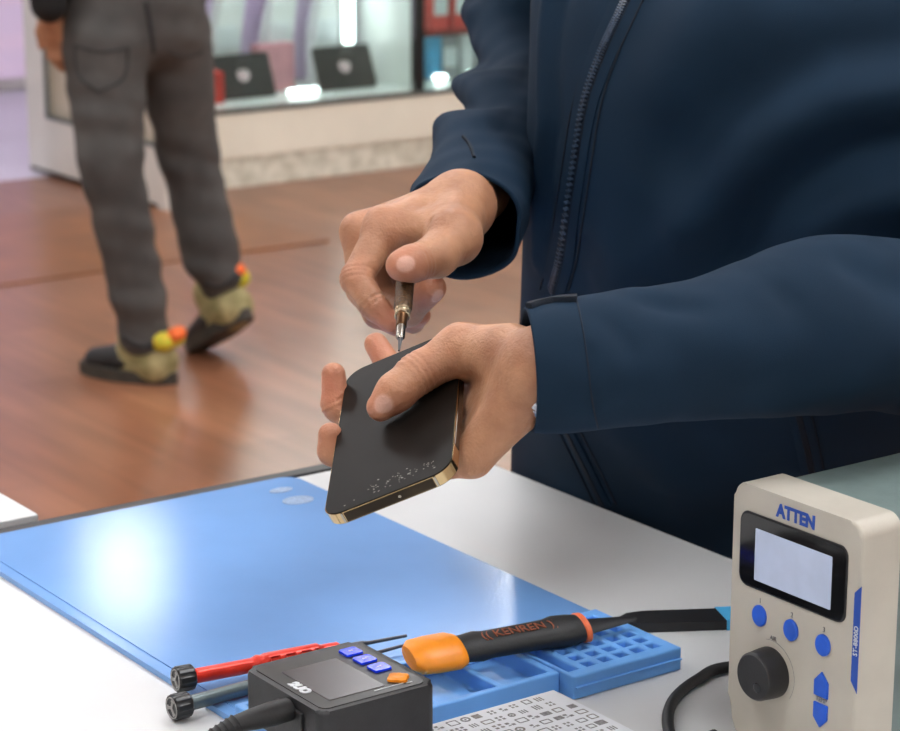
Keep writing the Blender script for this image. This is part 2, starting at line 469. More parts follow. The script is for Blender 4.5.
def surface(fn, lo, hi, res, proj=2):
    lo, hi = np.array(lo, float), np.array(hi, float)
    n = np.ceil((hi - lo) / res).astype(int) + 1
    S = 4
    cn = (n + S - 1) // S + 1
    g = [lo[i] + np.arange(cn[i]) * res * S for i in range(3)]
    G = np.stack(np.meshgrid(*g, indexing='ij'), -1).reshape(-1, 3)
    cd = fn(G).reshape(cn)
    act = np.abs(cd) < res * S * 1.5
    shp = cn * S
    D = np.repeat(np.repeat(np.repeat(np.where(cd > 0, 1.0, -1.0), S, 0), S, 1), S, 2).astype(np.float32)
    A = np.repeat(np.repeat(np.repeat(act, S, 0), S, 1), S, 2)
    # coarse node i covers fine nodes i*S .. i*S+S-1: widen by half a block
    A2 = A.copy()
    for ax in range(3):
        A2 |= np.roll(A2, S // 2, ax) | np.roll(A2, -(S // 2), ax)
    idx = np.argwhere(A2)
    vals = np.empty(len(idx), np.float32)
    for s in range(0, len(idx), 400000):
        vals[s:s + 400000] = fn(lo + idx[s:s + 400000] * res)
    D[idx[:, 0], idx[:, 1], idx[:, 2]] = vals
    neg = D < 0
    c = np.zeros(np.array(D.shape) - 1, np.int8)
    for dx in (0, 1):
        for dy in (0, 1):
            for dz in (0, 1):
                c += neg[dx:dx + c.shape[0], dy:dy + c.shape[1], dz:dz + c.shape[2]]
    cell = np.argwhere((c > 0) & (c < 8))
    ids = -np.ones(c.shape, np.int64); ids[cell[:, 0], cell[:, 1], cell[:, 2]] = np.arange(len(cell))
    acc = np.zeros((len(cell), 3)); cnt = np.zeros(len(cell))
    for ax in range(3):
        o1, o2 = [i for i in range(3) if i != ax]
        for u in (0, 1):
            for v in (0, 1):
                a = cell.copy(); a[:, o1] += u; a[:, o2] += v; b = a.copy(); b[:, ax] += 1
                da = D[a[:, 0], a[:, 1], a[:, 2]]; db = D[b[:, 0], b[:, 1], b[:, 2]]
                m = (da < 0) != (db < 0); t = np.where(m, da / np.where(m, da - db, 1), 0)
                q = a.astype(float); q[:, ax] += t
                acc[m] += q[m]; cnt[m] += 1
    V = lo + acc / np.maximum(cnt, 1)[:, None] * res
    Fs = []
    for ax in range(3):
        o1, o2 = (ax + 1) % 3, (ax + 2) % 3
        sl0 = [slice(None)] * 3; sl1 = [slice(None)] * 3; sl0[ax] = slice(0, -1); sl1[ax] = slice(1, None)
        e = np.argwhere(neg[tuple(sl0)] != neg[tuple(sl1)])
        e = e[(e[:, o1] > 0) & (e[:, o2] > 0) & (e[:, o1] < c.shape[o1]) & (e[:, o2] < c.shape[o2])]
        q = []
        for u, v in ((-1, -1), (0, -1), (0, 0), (-1, 0)):
            k = e.copy(); k[:, o1] += u; k[:, o2] += v
            q.append(ids[k[:, 0], k[:, 1], k[:, 2]])
        q = np.stack(q, 1)
        fl = ~neg[e[:, 0], e[:, 1], e[:, 2]]
        q[fl] = q[fl][:, ::-1]
        Fs.append(q[(q >= 0).all(1)])
    for _ in range(proj):
        h = res * 0.3; d0 = fn(V)
        gr = np.stack([(fn(V + h * np.eye(3)[i]) - fn(V - h * np.eye(3)[i])) / (2 * h) for i in range(3)], 1)
        gn = np.maximum(np.sum(gr * gr, 1), 0.05)
        st = np.clip(d0 / gn, -res, res)
        V = V - gr * st[:, None]
    return V, np.concatenate(Fs)


def sdf_obj(name, parts, m, parent=None, attrs=None, wrap=None):
    """parts: list of (groups, res) - each surfaced on its own grid and joined into one mesh"""
    VV, FF, off = [], [], 0
    for groups, res in parts:
        pr = [p for g in groups for p in g[2]]
        lo = np.min([np.minimum(p[1], p[2]) - max(p[3], p[4]) if p[0] == 'c' else p[1] - p[2].max() for p in pr], 0) - 4 * res
        hi = np.max([np.maximum(p[1], p[2]) + max(p[3], p[4]) if p[0] == 'c' else p[1] + p[2].max() for p in pr], 0) + 4 * res
        V, Fc = surface(wrap(groups) if wrap and res < .002 else (lambda P: field(groups, P)), lo, hi, res)
        VV.append(V); FF.append(Fc + off); off += len(V)
    V = np.concatenate(VV); Fc = np.concatenate(FF)
    o = quad_obj(name, V, Fc, m, parent)
    for an, fn in (attrs or {}).items():
        at = o.data.attributes.new(an, 'FLOAT', 'POINT'); at.data.foreach_set('value', fn(V).astype(np.float32))
    return o


# ------------------------------------------------------------------ lofts (garments)
def catmull(P, n):
    P = np.array(P, float); out = []
    Q = np.vstack([2 * P[0] - P[1], P, 2 * P[-1] - P[-2]])
    m = len(P) - 1
    for s in np.linspace(0, m, n):
        i = min(int(s), m - 1); t = s - i
        p0, p1, p2, p3 = Q[i:i + 4]
        out.append(0.5 * ((2 * p1) + (-p0 + p2) * t + (2 * p0 - 5 * p1 + 4 * p2 - p3) * t * t + (-p0 + 3 * p1 - 3 * p2 + p3) * t ** 3))
    return np.array(out)


def grid_faces(m, n):
    i = np.arange(m - 1)[:, None] * n; j = np.arange(n)[None]
    j2 = (j + 1) % n
    return np.stack([i + j, i + j2, i + n + j2, i + n + j], -1).reshape(-1, 4)


def grid_normals(R):
    m, n, _ = R.shape
    du = np.roll(R, -1, 1) - np.roll(R, 1, 1)
    dv = np.gradient(R, axis=0)
    N = np.cross(du, dv); N /= np.maximum(np.linalg.norm(N, axis=2, keepdims=True), 1e-9)
    return N


def seg_dist(P, poly):
    poly = np.array(poly, float); best = np.full(len(P), 1e9)
    for a, b in zip(poly, poly[1:]):
        ab = b - a; t = np.clip(((P - a) @ ab) / (ab @ ab), 0, 1)
        best = np.minimum(best, np.linalg.norm(P - a - t[:, None] * ab, axis=1))
    return best


def bvh_of(V, Fc):
    return BVHTree.FromPolygons([tuple(v) for v in V], [tuple(map(int, f)) for f in Fc])


def cast(tree, x, y):
    r = Vector(ray(x, y)).normalized()
    hit = tree.ray_cast(Vector(EYE), r)
    return (hit[0], hit[1]) if hit[0] is not None else (None, None)


def wobble(P, s, seed):
    """cheap smooth noise from a few sine waves"""
    g = np.random.default_rng(seed); d = 0
    for k in range(6):
        w = g.normal(size=3) * s; d = d + np.sin(P @ w + g.uniform(0, 6.28)) / 6
    return d


def to_px(w):
    w = np.asarray(w, float); p = np.stack([w[..., 0] * _ca - w[..., 1] * _sa, w[..., 0] * _sa + w[..., 1] * _ca, w[..., 2] - HC], -1)
    d = p @ _F
    return 450 + FPX * p[..., 0] / d, 365.5 - FPX * (p @ _U) / d


# ================================================================== SETTING
def slab(name, lo, hi, m):
    mb = MB().mat(m); c = [(a + b) / 2 for a, b in zip(lo, hi)]; d = [b - a for a, b in zip(lo, hi)]
    return structure(mb.box(c, d).build(name, sm=0))


slab('floor', (-2.5, -2.5, -0.1), (7.2, 7.9, 0), M['floor'])
slab('floor_mall', (-2.5, 7.9, -0.1), (7.2, 13, -0.002), M['mall_floor'])
slab('ceiling', (-2.5, -2.5, 3.0), (7.2, 13, 3.1), M['ceil'])
slab('wall_back', (3.86, 7.9, 0), (7.2, 8.0, 3.0), M['wall'])
slab('wall_back_return', (-2.5, 7.9, 0), (2.1, 8.0, 3.0), M['wall'])
slab('wall_right', (7.2, -2.5, 0), (7.3, 13, 3.0), M['wall'])
slab('wall_left', (-2.6, -2.5, 0), (-2.5, 13, 3.0), M['wall'])
slab('wall_front', (-2.5, -2.6, 0), (7.2, -2.5, 3.0), M['wall'])
slab('wall_mall', (-2.5, 13, 0), (7.2, 13.1, 3.0), M['wall'])

# lit lilac shop front across the mall
t = thing('advertising_lightbox', 'lilac and pink backlit advertising wall across the mall beyond the door', 'sign', (4.7, 10.2, 0))
MB().mat(M['cab_white']).box((0, 0, 1.2), (3.4, 0.16, 2.4), bevel=0.01).build('housing', t)
MB().mat(M['lilac']).box((0, -0.085, 1.21), (3.3, 0.012, 2.3)).build('lit_panel', t)

# ceiling lamps
lamp0 = None
for X in (-0.22, 1.58, 3.38, 5.18):
    for Y in (-1.0, 0.9, 2.8, 4.7, 6.59):
        if lamp0 is None:
            lamp0 = thing('ceiling_light', 'square white light panel set in the shop ceiling', 'ceiling light', (X, Y, 3.0), 0, 'light panels in the shop ceiling')
            mb = MB().mat(M['lamp_frame'])
            for sx, sy, w, h in ((0.305, 0, 0.03, 0.64), (-0.305, 0, 0.03, 0.64), (0, 0.305, 0.58, 0.03), (0, -0.305, 0.58, 0.03)):
                mb.box((sx, sy, -0.015), (w, h, 0.03))
            mb.build('lamp_frame', lamp0, 0)
            MB().mat(M['lamp']).box((0, 0, -0.008), (0.58, 0.58, 0.012)).build('diffuser', lamp0, 0)
        else:
            c = copy_tree(lamp0); c.location = (X, Y, 3.0)
            if X == 3.38 and Y == 6.59:
                c.scale = (0.5, 0.5, 1); c['label'] = 'small square light panel in the ceiling near the open door'; del c['group']
for X in (1.0, 3.4):
    c = copy_tree(lamp0); c.location = (X, 9.2, 3.0); c['label'] = 'square white light panel over the mall beyond the door'
    c['group'] = 'light panels over the mall'

t = thing('downlight', 'small round downlight in the ceiling near the display cabinet', 'ceiling light', (4.40, 5.62, 3.0))
mb = MB().mat(M['lamp_frame']); mb.lathe([(0.15, -0.004), (0.20, -0.004), (0.20, 0.0), (0.15, 0.0), (0.15, -0.004)], Matrix.Translation((0, 0, -0.002)), caps=False); mb.build('rim', t)
mb = MB().mat(M['lamp']); mb.lathe([(0, -0.004), (0.15, -0.004), (0.15, -0.001), (0, -0.001)]); mb.build('diffuser', t)
# open white framed door on the left
d = bpy.data.objects.new('door_1', None); COL.objects.link(d); d.location = (3.83, 7.0, 0); d['kind'] = 'structure'
d['label'] = 'white framed glass door standing open at the shop entrance'
mb = MB().mat(M['cab_white'])
mb.box((0, 0.035, 1.05), (0.05, 0.07, 2.1), bevel=0.004).box((0, 0.99, 1.05), (0.05, 0.16, 2.1), bevel=0.004)
mb.box((0, 0.49, 0.115), (0.05, 0.86, 0.20), bevel=0.004).box((0, 0.49, 2.04), (0.05, 0.86, 0.12), bevel=0.004)
mb.build('door_frame', d)
MB().mat(M['pane_tan']).box((0.004, 0.49, 1.10), (0.012, 0.85, 1.78)).build('pane', d)
mb = MB().mat(M['frame_grey'])
mb.box((-0.022, 0.90, 1.10), (0.012, 0.014, 1.77)).box((-0.022, 0.49, 0.222), (0.012, 0.83, 0.014)); mb.build('glazing_bead', d)
MB().mat(M['frame_black']).box((0, 0.56, 0.014), (0.056, 0.98, 0.012)).build('door_seal', d)

# entrance mat
em = MB().mat(M['mat_brown']).box((2.84, 6.76, 0.003), (2.3, 1.0, 0.006), bevel=0.003).build('entrance_mat')
tag(em, 'flat brown entrance mat on the wood floor behind the walking person', 'mat')

# display cabinet
cab = thing('display_cabinet', 'long white based glass display cabinet along the back wall', 'cabinet', (5.05, 7.27, 0))
def cb(name, m, boxes, bevel=0.003):
    mb = MB().mat(m)
    for c, dd in boxes:
        mb.box((c[0] - 5.05, c[1] - 7.27, c[2]), dd, bevel=bevel)
    return mb.build(name, cab)
cb('kick_panel', M['marble'], [((5.05, 7.56, 0.055), (2.3, 0.56, 0.11))])
cb('base_panel', M['cab_cream'], [((5.05, 7.56, 0.19), (2.32, 0.58, 0.16))])
cb('bottom_rail', M['frame_grey'], [((5.05, 7.275, 0.279), (2.32, 0.02, 0.018))])
cb('shelf', M['shelf_white'], [((5.05, 7.58, 0.279), (2.30, 0.55, 0.016))])
cb('back_panel', M['back_lilac_refl'], [((4.47, 7.84, 0.86), (1.12, 0.02, 1.14))])
cb('back_panel', M['shelf_white'], [((5.62, 7.84, 0.86), (1.14, 0.02, 1.14))])
cb('post', M['frame_black'], [((5.05, 7.29, 0.86), (0.036, 0.04, 1.15))])
cb('post', M['frame_black'], [((3.91, 7.29, 0.86), (0.036, 0.04, 1.15))])
cb('post', M['frame_black'], [((6.19, 7.29, 0.86), (0.036, 0.04, 1.15))])
cb('divider', M['shelf_white'], [((5.05, 7.57, 0.86), (0.012, 0.50, 1.14))])
cb('top_panel', M['cab_white'], [((5.05, 7.56, 1.46), (2.34, 0.60, 0.05))])
cb('glass_pane', M['glass'], [((4.48, 7.29, 0.86), (1.10, 0.006, 1.14))], 0)
cb('glass_pane', M['glass'], [((5.62, 7.29, 0.86), (1.10, 0.006, 1.14))], 0)
cb('glass_shelf', M['glass'], [((5.62, 7.56, 0.485), (1.10, 0.48, 0.008))], 0)

def tablet(x0, x1, label):
    w = x1 - x0
    t = thing('tablet', label, 'tablet', ((x0 + x1) / 2, 7.47, 0.288), 0, 'tablets in the display cabinet')
    rx = Matrix.Rotation(math.radians(-22), 4, 'X')
    mb = MB().mat(M['tab_black']); mb.prism(rrect(w, 0.168, 0.012), -0.005, 0.005, rx @ Matrix.Translation((0, 0, 0.086)) @ Matrix.Rotation(PI / 2, 4, 'X'), bevel=0.002); mb.build('case', t)
    mb = MB().mat(M['tab_logo']); mb.lathe([(0, 0), (0.026, 0), (0.026, 0.0012), (0, 0.0012)], rx @ Matrix.Translation((0.0, -0.005, 0.090)) @ Matrix.Rotation(PI / 2, 4, 'X')); mb.build('round_logo', t)
    mb = MB().mat(M['tab_black']); mb.box((0, 0.075, 0.06), (0.05, 0.006, 0.13), Matrix.Rotation(math.radians(22), 4, 'X')); mb.build('stand', t)
tablet(4.29, 4.535, 'black tablet with round pink logo, left in the cabinet by a red carton')
tablet(4.73, 4.985, 'black tablet with round logo, right in the cabinet under the upright lamp')

def led(name, label, c, dd):
    t = thing('led_strip', label, 'light', c)
    MB().mat(M['cabinet_fill' if name == 't' else 'led']).box((0, 0, 0), dd, bevel=min(dd) * 0.4).build('tube', t)
    MB().mat(M['shelf_white']).box((0, dd[1] * 0.6, 0), (dd[0] * 1.05, dd[1] * 0.4, dd[2] * 1.05)).build('holder', t)
led('v', 'bright upright LED strip inside the glass cabinet', (4.955, 7.62, 0.80), (0.044, 0.02, 0.72))
led('h', 'bright short LED strip lying between the two tablets', (4.635, 7.44, 0.303), (0.125, 0.03, 0.016))
led('s', 'small bright LED light below the blue carton', (5.26, 7.44, 0.306), (0.052, 0.03, 0.020))
led('s', 'small bright LED light below the white cartons', (5.42, 7.44, 0.306), (0.055, 0.03, 0.020))
led('s', 'small bright LED light furthest right beside the dark sleeve', (5.60, 7.44, 0.306), (0.055, 0.03, 0.020))

for x in (4.48, 5.62):  # fill strips, added to brighten the inside of the cabinet
    led('t', 'long fill light strip added under the cabinet top, %s of the black post' % ('left' if x < 5 else 'right'), (x, 7.345, 1.42), (0.9, 0.05, 0.02))
# slanted frosted stands and cartons
for x0, lab in ((4.43, 'frosted white display stand leftmost behind the tablets'), (4.66, 'frosted white display stand between the two tablets'),
                (4.87, 'frosted white display stand behind the right tablet')):
    t = thing('display_stand', lab, 'display stand', (x0, 7.68, 0.287), 0, 'frosted stands in the display cabinet')
    mb = MB().mat(M['acrylic'])
    pts = [(-0.055, 0.0), (0.050, 0.0), (0.052, 0.19), (0.135, 0.62), (0.055, 0.62), (-0.052, 0.20)]
    mb.prism(pts, -0.03, 0.03, Matrix.Rotation(PI / 2, 4, 'X'), bevel=0.012); mb.build('body', t)
    mb = MB().mat(M['box_white']); mb.box((0.0, -0.036, 0.21), (0.10, 0.01, 0.08), bevel=0.004); mb.build('holder', t)

def carton(x, y, z, w, dd, h, m, label, band=None, group=None):
    t = thing('carton', label, 'box', (x, y, z), 0, group)
    MB().mat(m).box((0, 0, h / 2), (w, dd, h), bevel=0.003).build('box_body', t)
    if band:
        MB().mat(band).box((0, -dd / 2 - 0.0006, h * 0.50), (w * 0.86, 0.001, h * 0.46)).build('printed_band', t)
carton(4.24, 7.46, 0.288, 0.085, 0.09, 0.115, M['box_red'], 'red carton beside the left tablet, behind the walking person')
carton(4.60, 7.60, 0.288, 0.16, 0.06, 0.18, M['box_pink'], 'pink carton standing between the two tablets')
for i, (x, w, h) in enumerate(((5.275, 0.075, 0.20), (5.39, 0.105, 0.20), (5.505, 0.10, 0.20), (5.62, 0.10, 0.20))):
    carton(x, 7.50, 0.489, w, 0.09, h, M['box_red'], ['narrow red carton with white band next to the black post', 'red carton with white band, second from the black post',
           'red carton with white band, third from the black post', 'red carton with white band, fourth from the black post'][i], M['box_white'], 'red cartons on the glass shelf')
for i, (x, w, h, m) in enumerate(((5.285, 0.06, 0.172, 'box_blue'), (5.36, 0.075, 0.165, 'box_grey'), (5.445, 0.06, 0.172, 'box_white'), (5.53, 0.08, 0.16, 'box_grey'), (5.62, 0.08, 0.17, 'box_white'))):
    carton(x, 7.54, 0.288, w, 0.06, h, M[m], ['narrow blue carton below the red cartons', 'grey carton right of the blue carton', 'narrow white carton below the red cartons',
           'grey carton beside the technician sleeve', 'white carton furthest right behind the technician sleeve'][i], M['box_white'] if m == 'box_grey' else None, 'cartons on the cabinet floor')

# ================================================================== TABLE
tb = thing('work_table', 'white repair table with black edging along its far side', 'table', (0.6, 0.95, 0))
def tbx(name, m, lo, hi, bevel=0.002):
    mb = MB().mat(m); mb.box([(a + b) / 2 - o for a, b, o in zip(lo, hi, (0.6, 0.95, 0))], [b - a for a, b in zip(lo, hi)], bevel=bevel); return mb.build(name, tb)
tbx('tabletop', M['laminate'], (0.1, 0.35, 0.905), (1.102, 1.547, TZ), 0.0015)
tbx('edge_band', M['black_edge'], (0.1, 1.5473, 0.900), (1.102, 1.562, TZ + 0.0015), 0.001)
tbx('cabinet_body', M['cab_white'], (0.16, 0.45, 0.06), (0.94, 1.48, 0.9045), 0.004)
tbx('plinth', M['frame_black'], (0.2, 0.5, 0.0), (0.9, 1.44, 0.06), 0.002)
ct = thing('counter', 'white topped counter standing behind the black edged table', 'counter', (0.2, 2.0, 0))
mb = MB().mat(M['laminate']); mb.box((0.0, 0.0, 0.922), (1.08, 0.84, 0.036), bevel=0.002); mb.build('countertop', ct)
mb = MB().mat(M['cab_white']); mb.box((0.0, 0.0, 0.452), (1.02, 0.80, 0.904), bevel=0.004); mb.build('cabinet_body', ct)

# ---- blue repair mat with its tray
rm = thing('repair_mat', 'blue silicone repair mat with parts tray lying on the white table', 'mat', (0.8, 1.3, TZ))
O = np.array([0.8, 1.3])
mb = MB().mat(M['mat_blue'])
mb.prism(rrect(0.290, 0.412, 0.012, cx=-0.0005, cy=(1.13 + 1.542) / 2 - O[1]), 0.0002, 0.0042, bevel=0.0012); mb.build('mat_sheet', rm)
mb = MB().mat(M['mat_blue'])
for x in (0.6640,):
    mb.box((x - O[0], 1.335 - O[1], 0.0044), (0.0016, 0.39, 0.0010))
mb.build('raised_border', rm)
mb = MB().mat(M['mat_print'])
for cx, w, h in ((0.905, 0.020, 0.006), (0.925, 0.026, 0.010)):
    a = at_z(*((281, 490) if cx < 0.91 else (298, 500)), TZ + 0.0044)
    mb.prism([(a[0] - O[0] + w / 2 * math.cos(q), a[1] - O[1] + h * math.sin(q)) for q in np.linspace(0, 2 * PI, 20, endpoint=False)], 0.0041, 0.0045)
mb.build('printed_logo', rm)


def tray_part(name, xs, ys, pocket, zt, zf, parent):
    bm_v = {}; V = []; Fc = []
    def vid(x, y, z):
        k = (round(x, 5), round(y, 5), round(z, 5))
        if k not in bm_v:
            bm_v[k] = len(V); V.append((x - O[0], y - O[1], z))
        return bm_v[k]
    nx, ny = len(xs) - 1, len(ys) - 1
    hgt = lambda i, j: (zf if pocket(i, j) else zt) if 0 <= i < nx and 0 <= j < ny else 0.0003
    for i in range(nx):
        for j in range(ny):
            z = hgt(i, j); x0, x1, y0, y1 = xs[i], xs[i + 1], ys[j], ys[j + 1]
            Fc.append((vid(x0, y0, z), vid(x1, y0, z), vid(x1, y1, z), vid(x0, y1, z)))
            for di, dj, a, b in ((1, 0, (x1, y0), (x1, y1)), (0, 1, (x1, y1), (x0, y1)), (-1, 0, (x0, y1), (x0, y0)), (0, -1, (x0, y0), (x1, y0))):
                z2 = hgt(i + di, j + dj)
                if z2 < z - 1e-6:
                    Fc.append((vid(*a, z), vid(*a, z2), vid(*b, z2), vid(*b, z)))
    x0, x1, y0, y1 = xs[0], xs[-1], ys[0], ys[-1]
    Fc.append((vid(x0, y0, .0003), vid(x0, y1, .0003), vid(x1, y1, .0003), vid(x1, y0, .0003)))
    bm = bmesh.new(); vs = [bm.verts.new(v) for v in V]
    for f in Fc:
        try: bm.faces.new([vs[k] for k in f])
        except ValueError: pass
    bmesh.ops.recalc_face_normals(bm, faces=bm.faces[:])
    me = bpy.data.meshes.new(name); bm.to_mesh(me); bm.free(); me.materials.append(M['tray_blue'])
    o = link(name, me, parent)
    b = o.modifiers.new('round', 'BEVEL'); b.width = 0.0011; b.segments = 2; b.limit_method = 'ANGLE'; b.angle_limit = math.radians(40)
    return o


# small square pockets: five columns, six rows; a slot beside them
sq = 0.0076
xs = [0.8448, 0.8480]; ys = [1.0530]
xs = [0.8445, 0.8475, 0.8560, 0.8595]; cols = []
for c in (0.866, 0.8793, 0.8926, 0.9059, 0.9188):
    xs += [c - sq / 2, c + sq / 2]; cols.append(len(xs) - 2)
xs.append(0.9315)
ys = [1.0530]; rows = []
for r in (1.0665, 1.0785, 1.0905, 1.1025, 1.1145, 1.1265):
    ys += [r - sq / 2, r + sq / 2]; rows.append(len(ys) - 2)
ys.append(1.1395)
tray_part('square_pocket_tray', xs, ys, lambda i, j: (i in cols and j in rows) or (i == 1 and 1 <= j <= 7), 0.0150, 0.0085, rm)
xs = [0.6545, 0.6600, 0.7070, 0.7120, 0.7515, 0.7560, 0.7985, 0.8035, 0.8385, 0.8440]
ys = [1.0665, 1.0715, 1.1340, 1.1395]
tray_part('parts_tray', xs, ys, lambda i, j: j == 1 and i in (1, 3, 5, 7), 0.0142, 0.0035, rm)
mb = MB().mat(M['tray_blue']); mb.box((0.888 - O[0], 1.0520 - O[1], 0.0078), (0.0850, 0.0020, 0.0010)); mb.build('tray_seam', rm)

# ---- printed white card box in front of the tray
cd = thing('sample_card', 'flat white card box printed with rows of small grey symbols', 'card box', (0.763, 0.976, TZ))
mb = MB().mat(M['box_white']); mb.box((0, 0, 0.0061), (0.128, 0.150, 0.0118), bevel=0.001); mb.build('box_body', cd)
mb = MB()
for j in range(14):
    for i in range(13):
        if i < 1 and j < 2: continue
        x = 0.0565 - i * 0.0091 + random.uniform(-.0012, .0012); y = 0.0680 - j * 0.0100 + random.uniform(-.0006, .0006)
        if abs(x) > 0.059 or abs(y) > 0.071: continue
        mb.mat(M['print_grey'] if random.random() < 0.6 else M['print_tan'])
        w, h = random.uniform(.0044, .0070), random.uniform(.0044, .0064); kd = random.randrange(6)
        z = 0.01205; bxx = lambda cx, cy, a, b: mb.box((x + cx, y + cy, z), (a, b, 0.0002))
        if kd == 0: bxx(0, 0, w, h)
        elif kd == 1:
            bxx(-w / 2, 0, .0008, h); bxx(w / 2, 0, .0008, h); bxx(0, h / 2, w, .0008); bxx(0, -h / 2, w, .0008)
        elif kd == 2:
            for q in (-1, 0, 1): bxx(q * .0019, 0, .0009, h)
        elif kd == 3:
            mb.lathe([(h * 0.32, 0), (h * 0.55, 0), (h * 0.55, .0002), (h * 0.32, .0002), (h * 0.32, 0)], Matrix.Translation((x, y, z)), n=14, caps=False)
            bxx(0, 0, .0012, .0012)
        elif kd == 4:
            bxx(-w / 4, h / 4, w / 2.4, h / 2.6); bxx(w / 4, -h / 4, w / 2.4, h / 2.6); bxx(-w / 4, -h / 3, w / 3, .0008)
        else:
            for q in (-1, 1):
                for s in (-1, 1): bxx(q * w * .3, s * h * .3, w * .33, h * .33)
mb.build('printed_symbols', cd)

# ---- soldering station
st = thing('soldering_station', 'cream fronted grey soldering station with screen and dial on the table', 'soldering station', (0.87, 0.942, TZ))
PF = frame((0, 0, 0), (0, -1, 0), (0, 0, 1), (-1, 0, 0))        # panel coordinates: right, up, out
def pan(x, y, out=0.0):
    p = at_X(x, y, 0.87 - out); return (0.942 - p[1], p[2] - TZ)
def on_panel(s, tt, out=0.0):
    return PF @ Matrix.Translation((s, tt, out))
W_, H_ = 0.1005, 0.1655
prof = [(0.012, 0.003), (W_ - 0.010, 0.003), (W_, 0.012)]
for k in range(7):
    a = math.radians(90 * k / 6); prof.append((W_ - 0.009 + 0.009 * math.cos(a), H_ - 0.009 + 0.009 * math.sin(a)))
for k in range(7):
    a = math.radians(90 + 90 * k / 6); prof.append((0.009 + 0.009 * math.cos(a), H_ - 0.009 + 0.009 * math.sin(a)))
prof += [(0.0, 0.036), (0.001, 0.030), (0.004, 0.022), (0.009, 0.012)]
mb = MB().mat(M['cream']); mb.prism(prof, -0.030, 0.0, PF, bevel=0.0022, seg=3); mb.build('front_bezel', st)
mb = MB().mat(M['steel_grey']); mb.box((0.030 + 0.105, -W_ / 2, 0.084), (0.21, W_ - 0.008, 0.154), bevel=0.003); mb.build('metal_housing', st)
for x in (0.05, 0.22):
    for y in (-0.015, -W_ + 0.015):
        MB().mat(M['black_rubber']).lathe([(0.006, 0), (0.006, 0.008)], Matrix.Translation((x, y, 0.0))).build('rubber_foot', st)

q = [pan(*p) for p in ((743, 508), (847, 551), (845, 623), (741, 581))]
cx = sum(p[0] for p in q) / 4; cy = sum(p[1] for p in q) / 4; w = (q[1][0] - q[0][0] + q[2][0] - q[3][0]) / 2; h = (q[0][1] - q[3][1] + q[1][1] - q[2][1]) / 2
mb = MB().mat(M['black_plastic']); mb.prism(rrect(w + .002, h + .002, 0.006, cx=cx, cy=cy), -0.001, 0.0007, PF, bevel=0.0004); sf = mb.build('screen_frame', st)
mb = MB().mat(M['black_gloss']); mb.prism(rrect(w, h, 0.0055, cx=cx, cy=cy), 0.0, 0.0011, PF, bevel=0.0003); mb.build('screen_glass', st)
q = [pan(*p) for p in ((757, 527), (834, 557), (832, 608), (756, 581))]
lx = sum(p[0] for p in q) / 4; ly = sum(p[1] for p in q) / 4; lw = (q[1][0] - q[0][0] + q[2][0] - q[3][0]) / 2; lh = (q[0][1] - q[3][1] + q[1][1] - q[2][1]) / 2
mb = MB().mat(M['lcd']); mb.prism(rrect(lw, lh, 0.0006, cx=lx, cy=ly), 0.0, 0.0013, PF); mb.build('display', st)
s, tt = pan(796, 517)
text('brand_lettering', 'ATTEN', 0.0104, on_panel(s, tt, 0.0001), M['print_blue'], st, sx=0.92, bold=0.00045)
for i, (x, y) in enumerate(((760, 615.5), (791.5, 630), (823.5, 645))):
    s, tt = pan(x, y)
    mb = MB().mat(M['btn_blue']); mb.lathe([(0.0056, 0), (0.0056, 0.0010), (0.0050, 0.0016), (0, 0.0018)], on_panel(s, tt) @ Matrix.Diagonal((1, 1.12, 1, 1))); mb.build('button', st)
    text('button_number', str(i + 1), 0.0042, on_panel(s, tt + 0.0088, 0.0001), M['print_grey'], st)
s, tt = pan(822, 685)
mb = MB().mat(M['btn_blue']); mb.prism([(s - .0052, tt - .0068), (s + .0052, tt - .0068), (s + .0052, tt + .0022), (s, tt + .0078), (s - .0052, tt + .0022)], 0, 0.0015, PF, bevel=0.0006); mb.build('arrow_button', st)
s2, t2 = pan(821, 714)
mb = MB().mat(M['btn_blue']); mb.prism([(s2 - .0052, t2 + .0062), (s2 + .0052, t2 + .0062), (s2 + .0052, t2 - .0024), (s2, t2 - .0078), (s2 - .0052, t2 - .0024)], 0, 0.0015, PF, bevel=0.0006); mb.build('arrow_button', st)
text('temp_lettering', 'TEMP', 0.0036, on_panel((s + s2) / 2, (tt + t2) / 2 - 0.0003, 0.0001), M['print_grey'], st)
s, tt = pan(771, 672)
kn = MB().mat(M['black_plastic']); kn.lathe([(0.0148, 0), (0.0148, 0.003), (0.0140, 0.0125), (0.0128, 0.0140), (0.0, 0.0142)], on_panel(s, tt), n=60, rad=lambda a, z: 1 + 0.012 * math.sin(30 * a) if 0.002 < z < 0.0128 else 1)
kn = kn.build('dial_knob', st)
mb = MB().mat(M['black_gloss']); mb.lathe([(0.0030, 0.0143), (0.0026, 0.01445), (0, 0.0145)], on_panel(s, tt) @ Matrix.Translation((0.0040, -0.0050, 0))); mb.build('finger_dimple', kn)
mb = MB().mat(M['print_grey']); pts = [(s + 0.0190 * math.cos(a), tt + 0.0190 * math.sin(a)) for a in np.linspace(math.radians(105), math.radians(-35), 24)]
for a, b in zip(pts, pts[1:]):
    mb.prism([(a[0], a[1] - .00012), (b[0], b[1] - .00012), (b[0], b[1] + .00012), (a[0], a[1] + .00012)], 0, 0.0002, PF)
mb.build('dial_scale', st)
text('dial_lettering', 'AIR', 0.0036, on_panel(s + 0.001, tt + 0.0205, 0.0001), M['print_grey'], st)
q = [pan(*p) for p in ((858, 585), (855, 693))]
sx_ = (q[0][0] + q[1][0]) / 2; ya, yb = q[1][1], q[0][1]
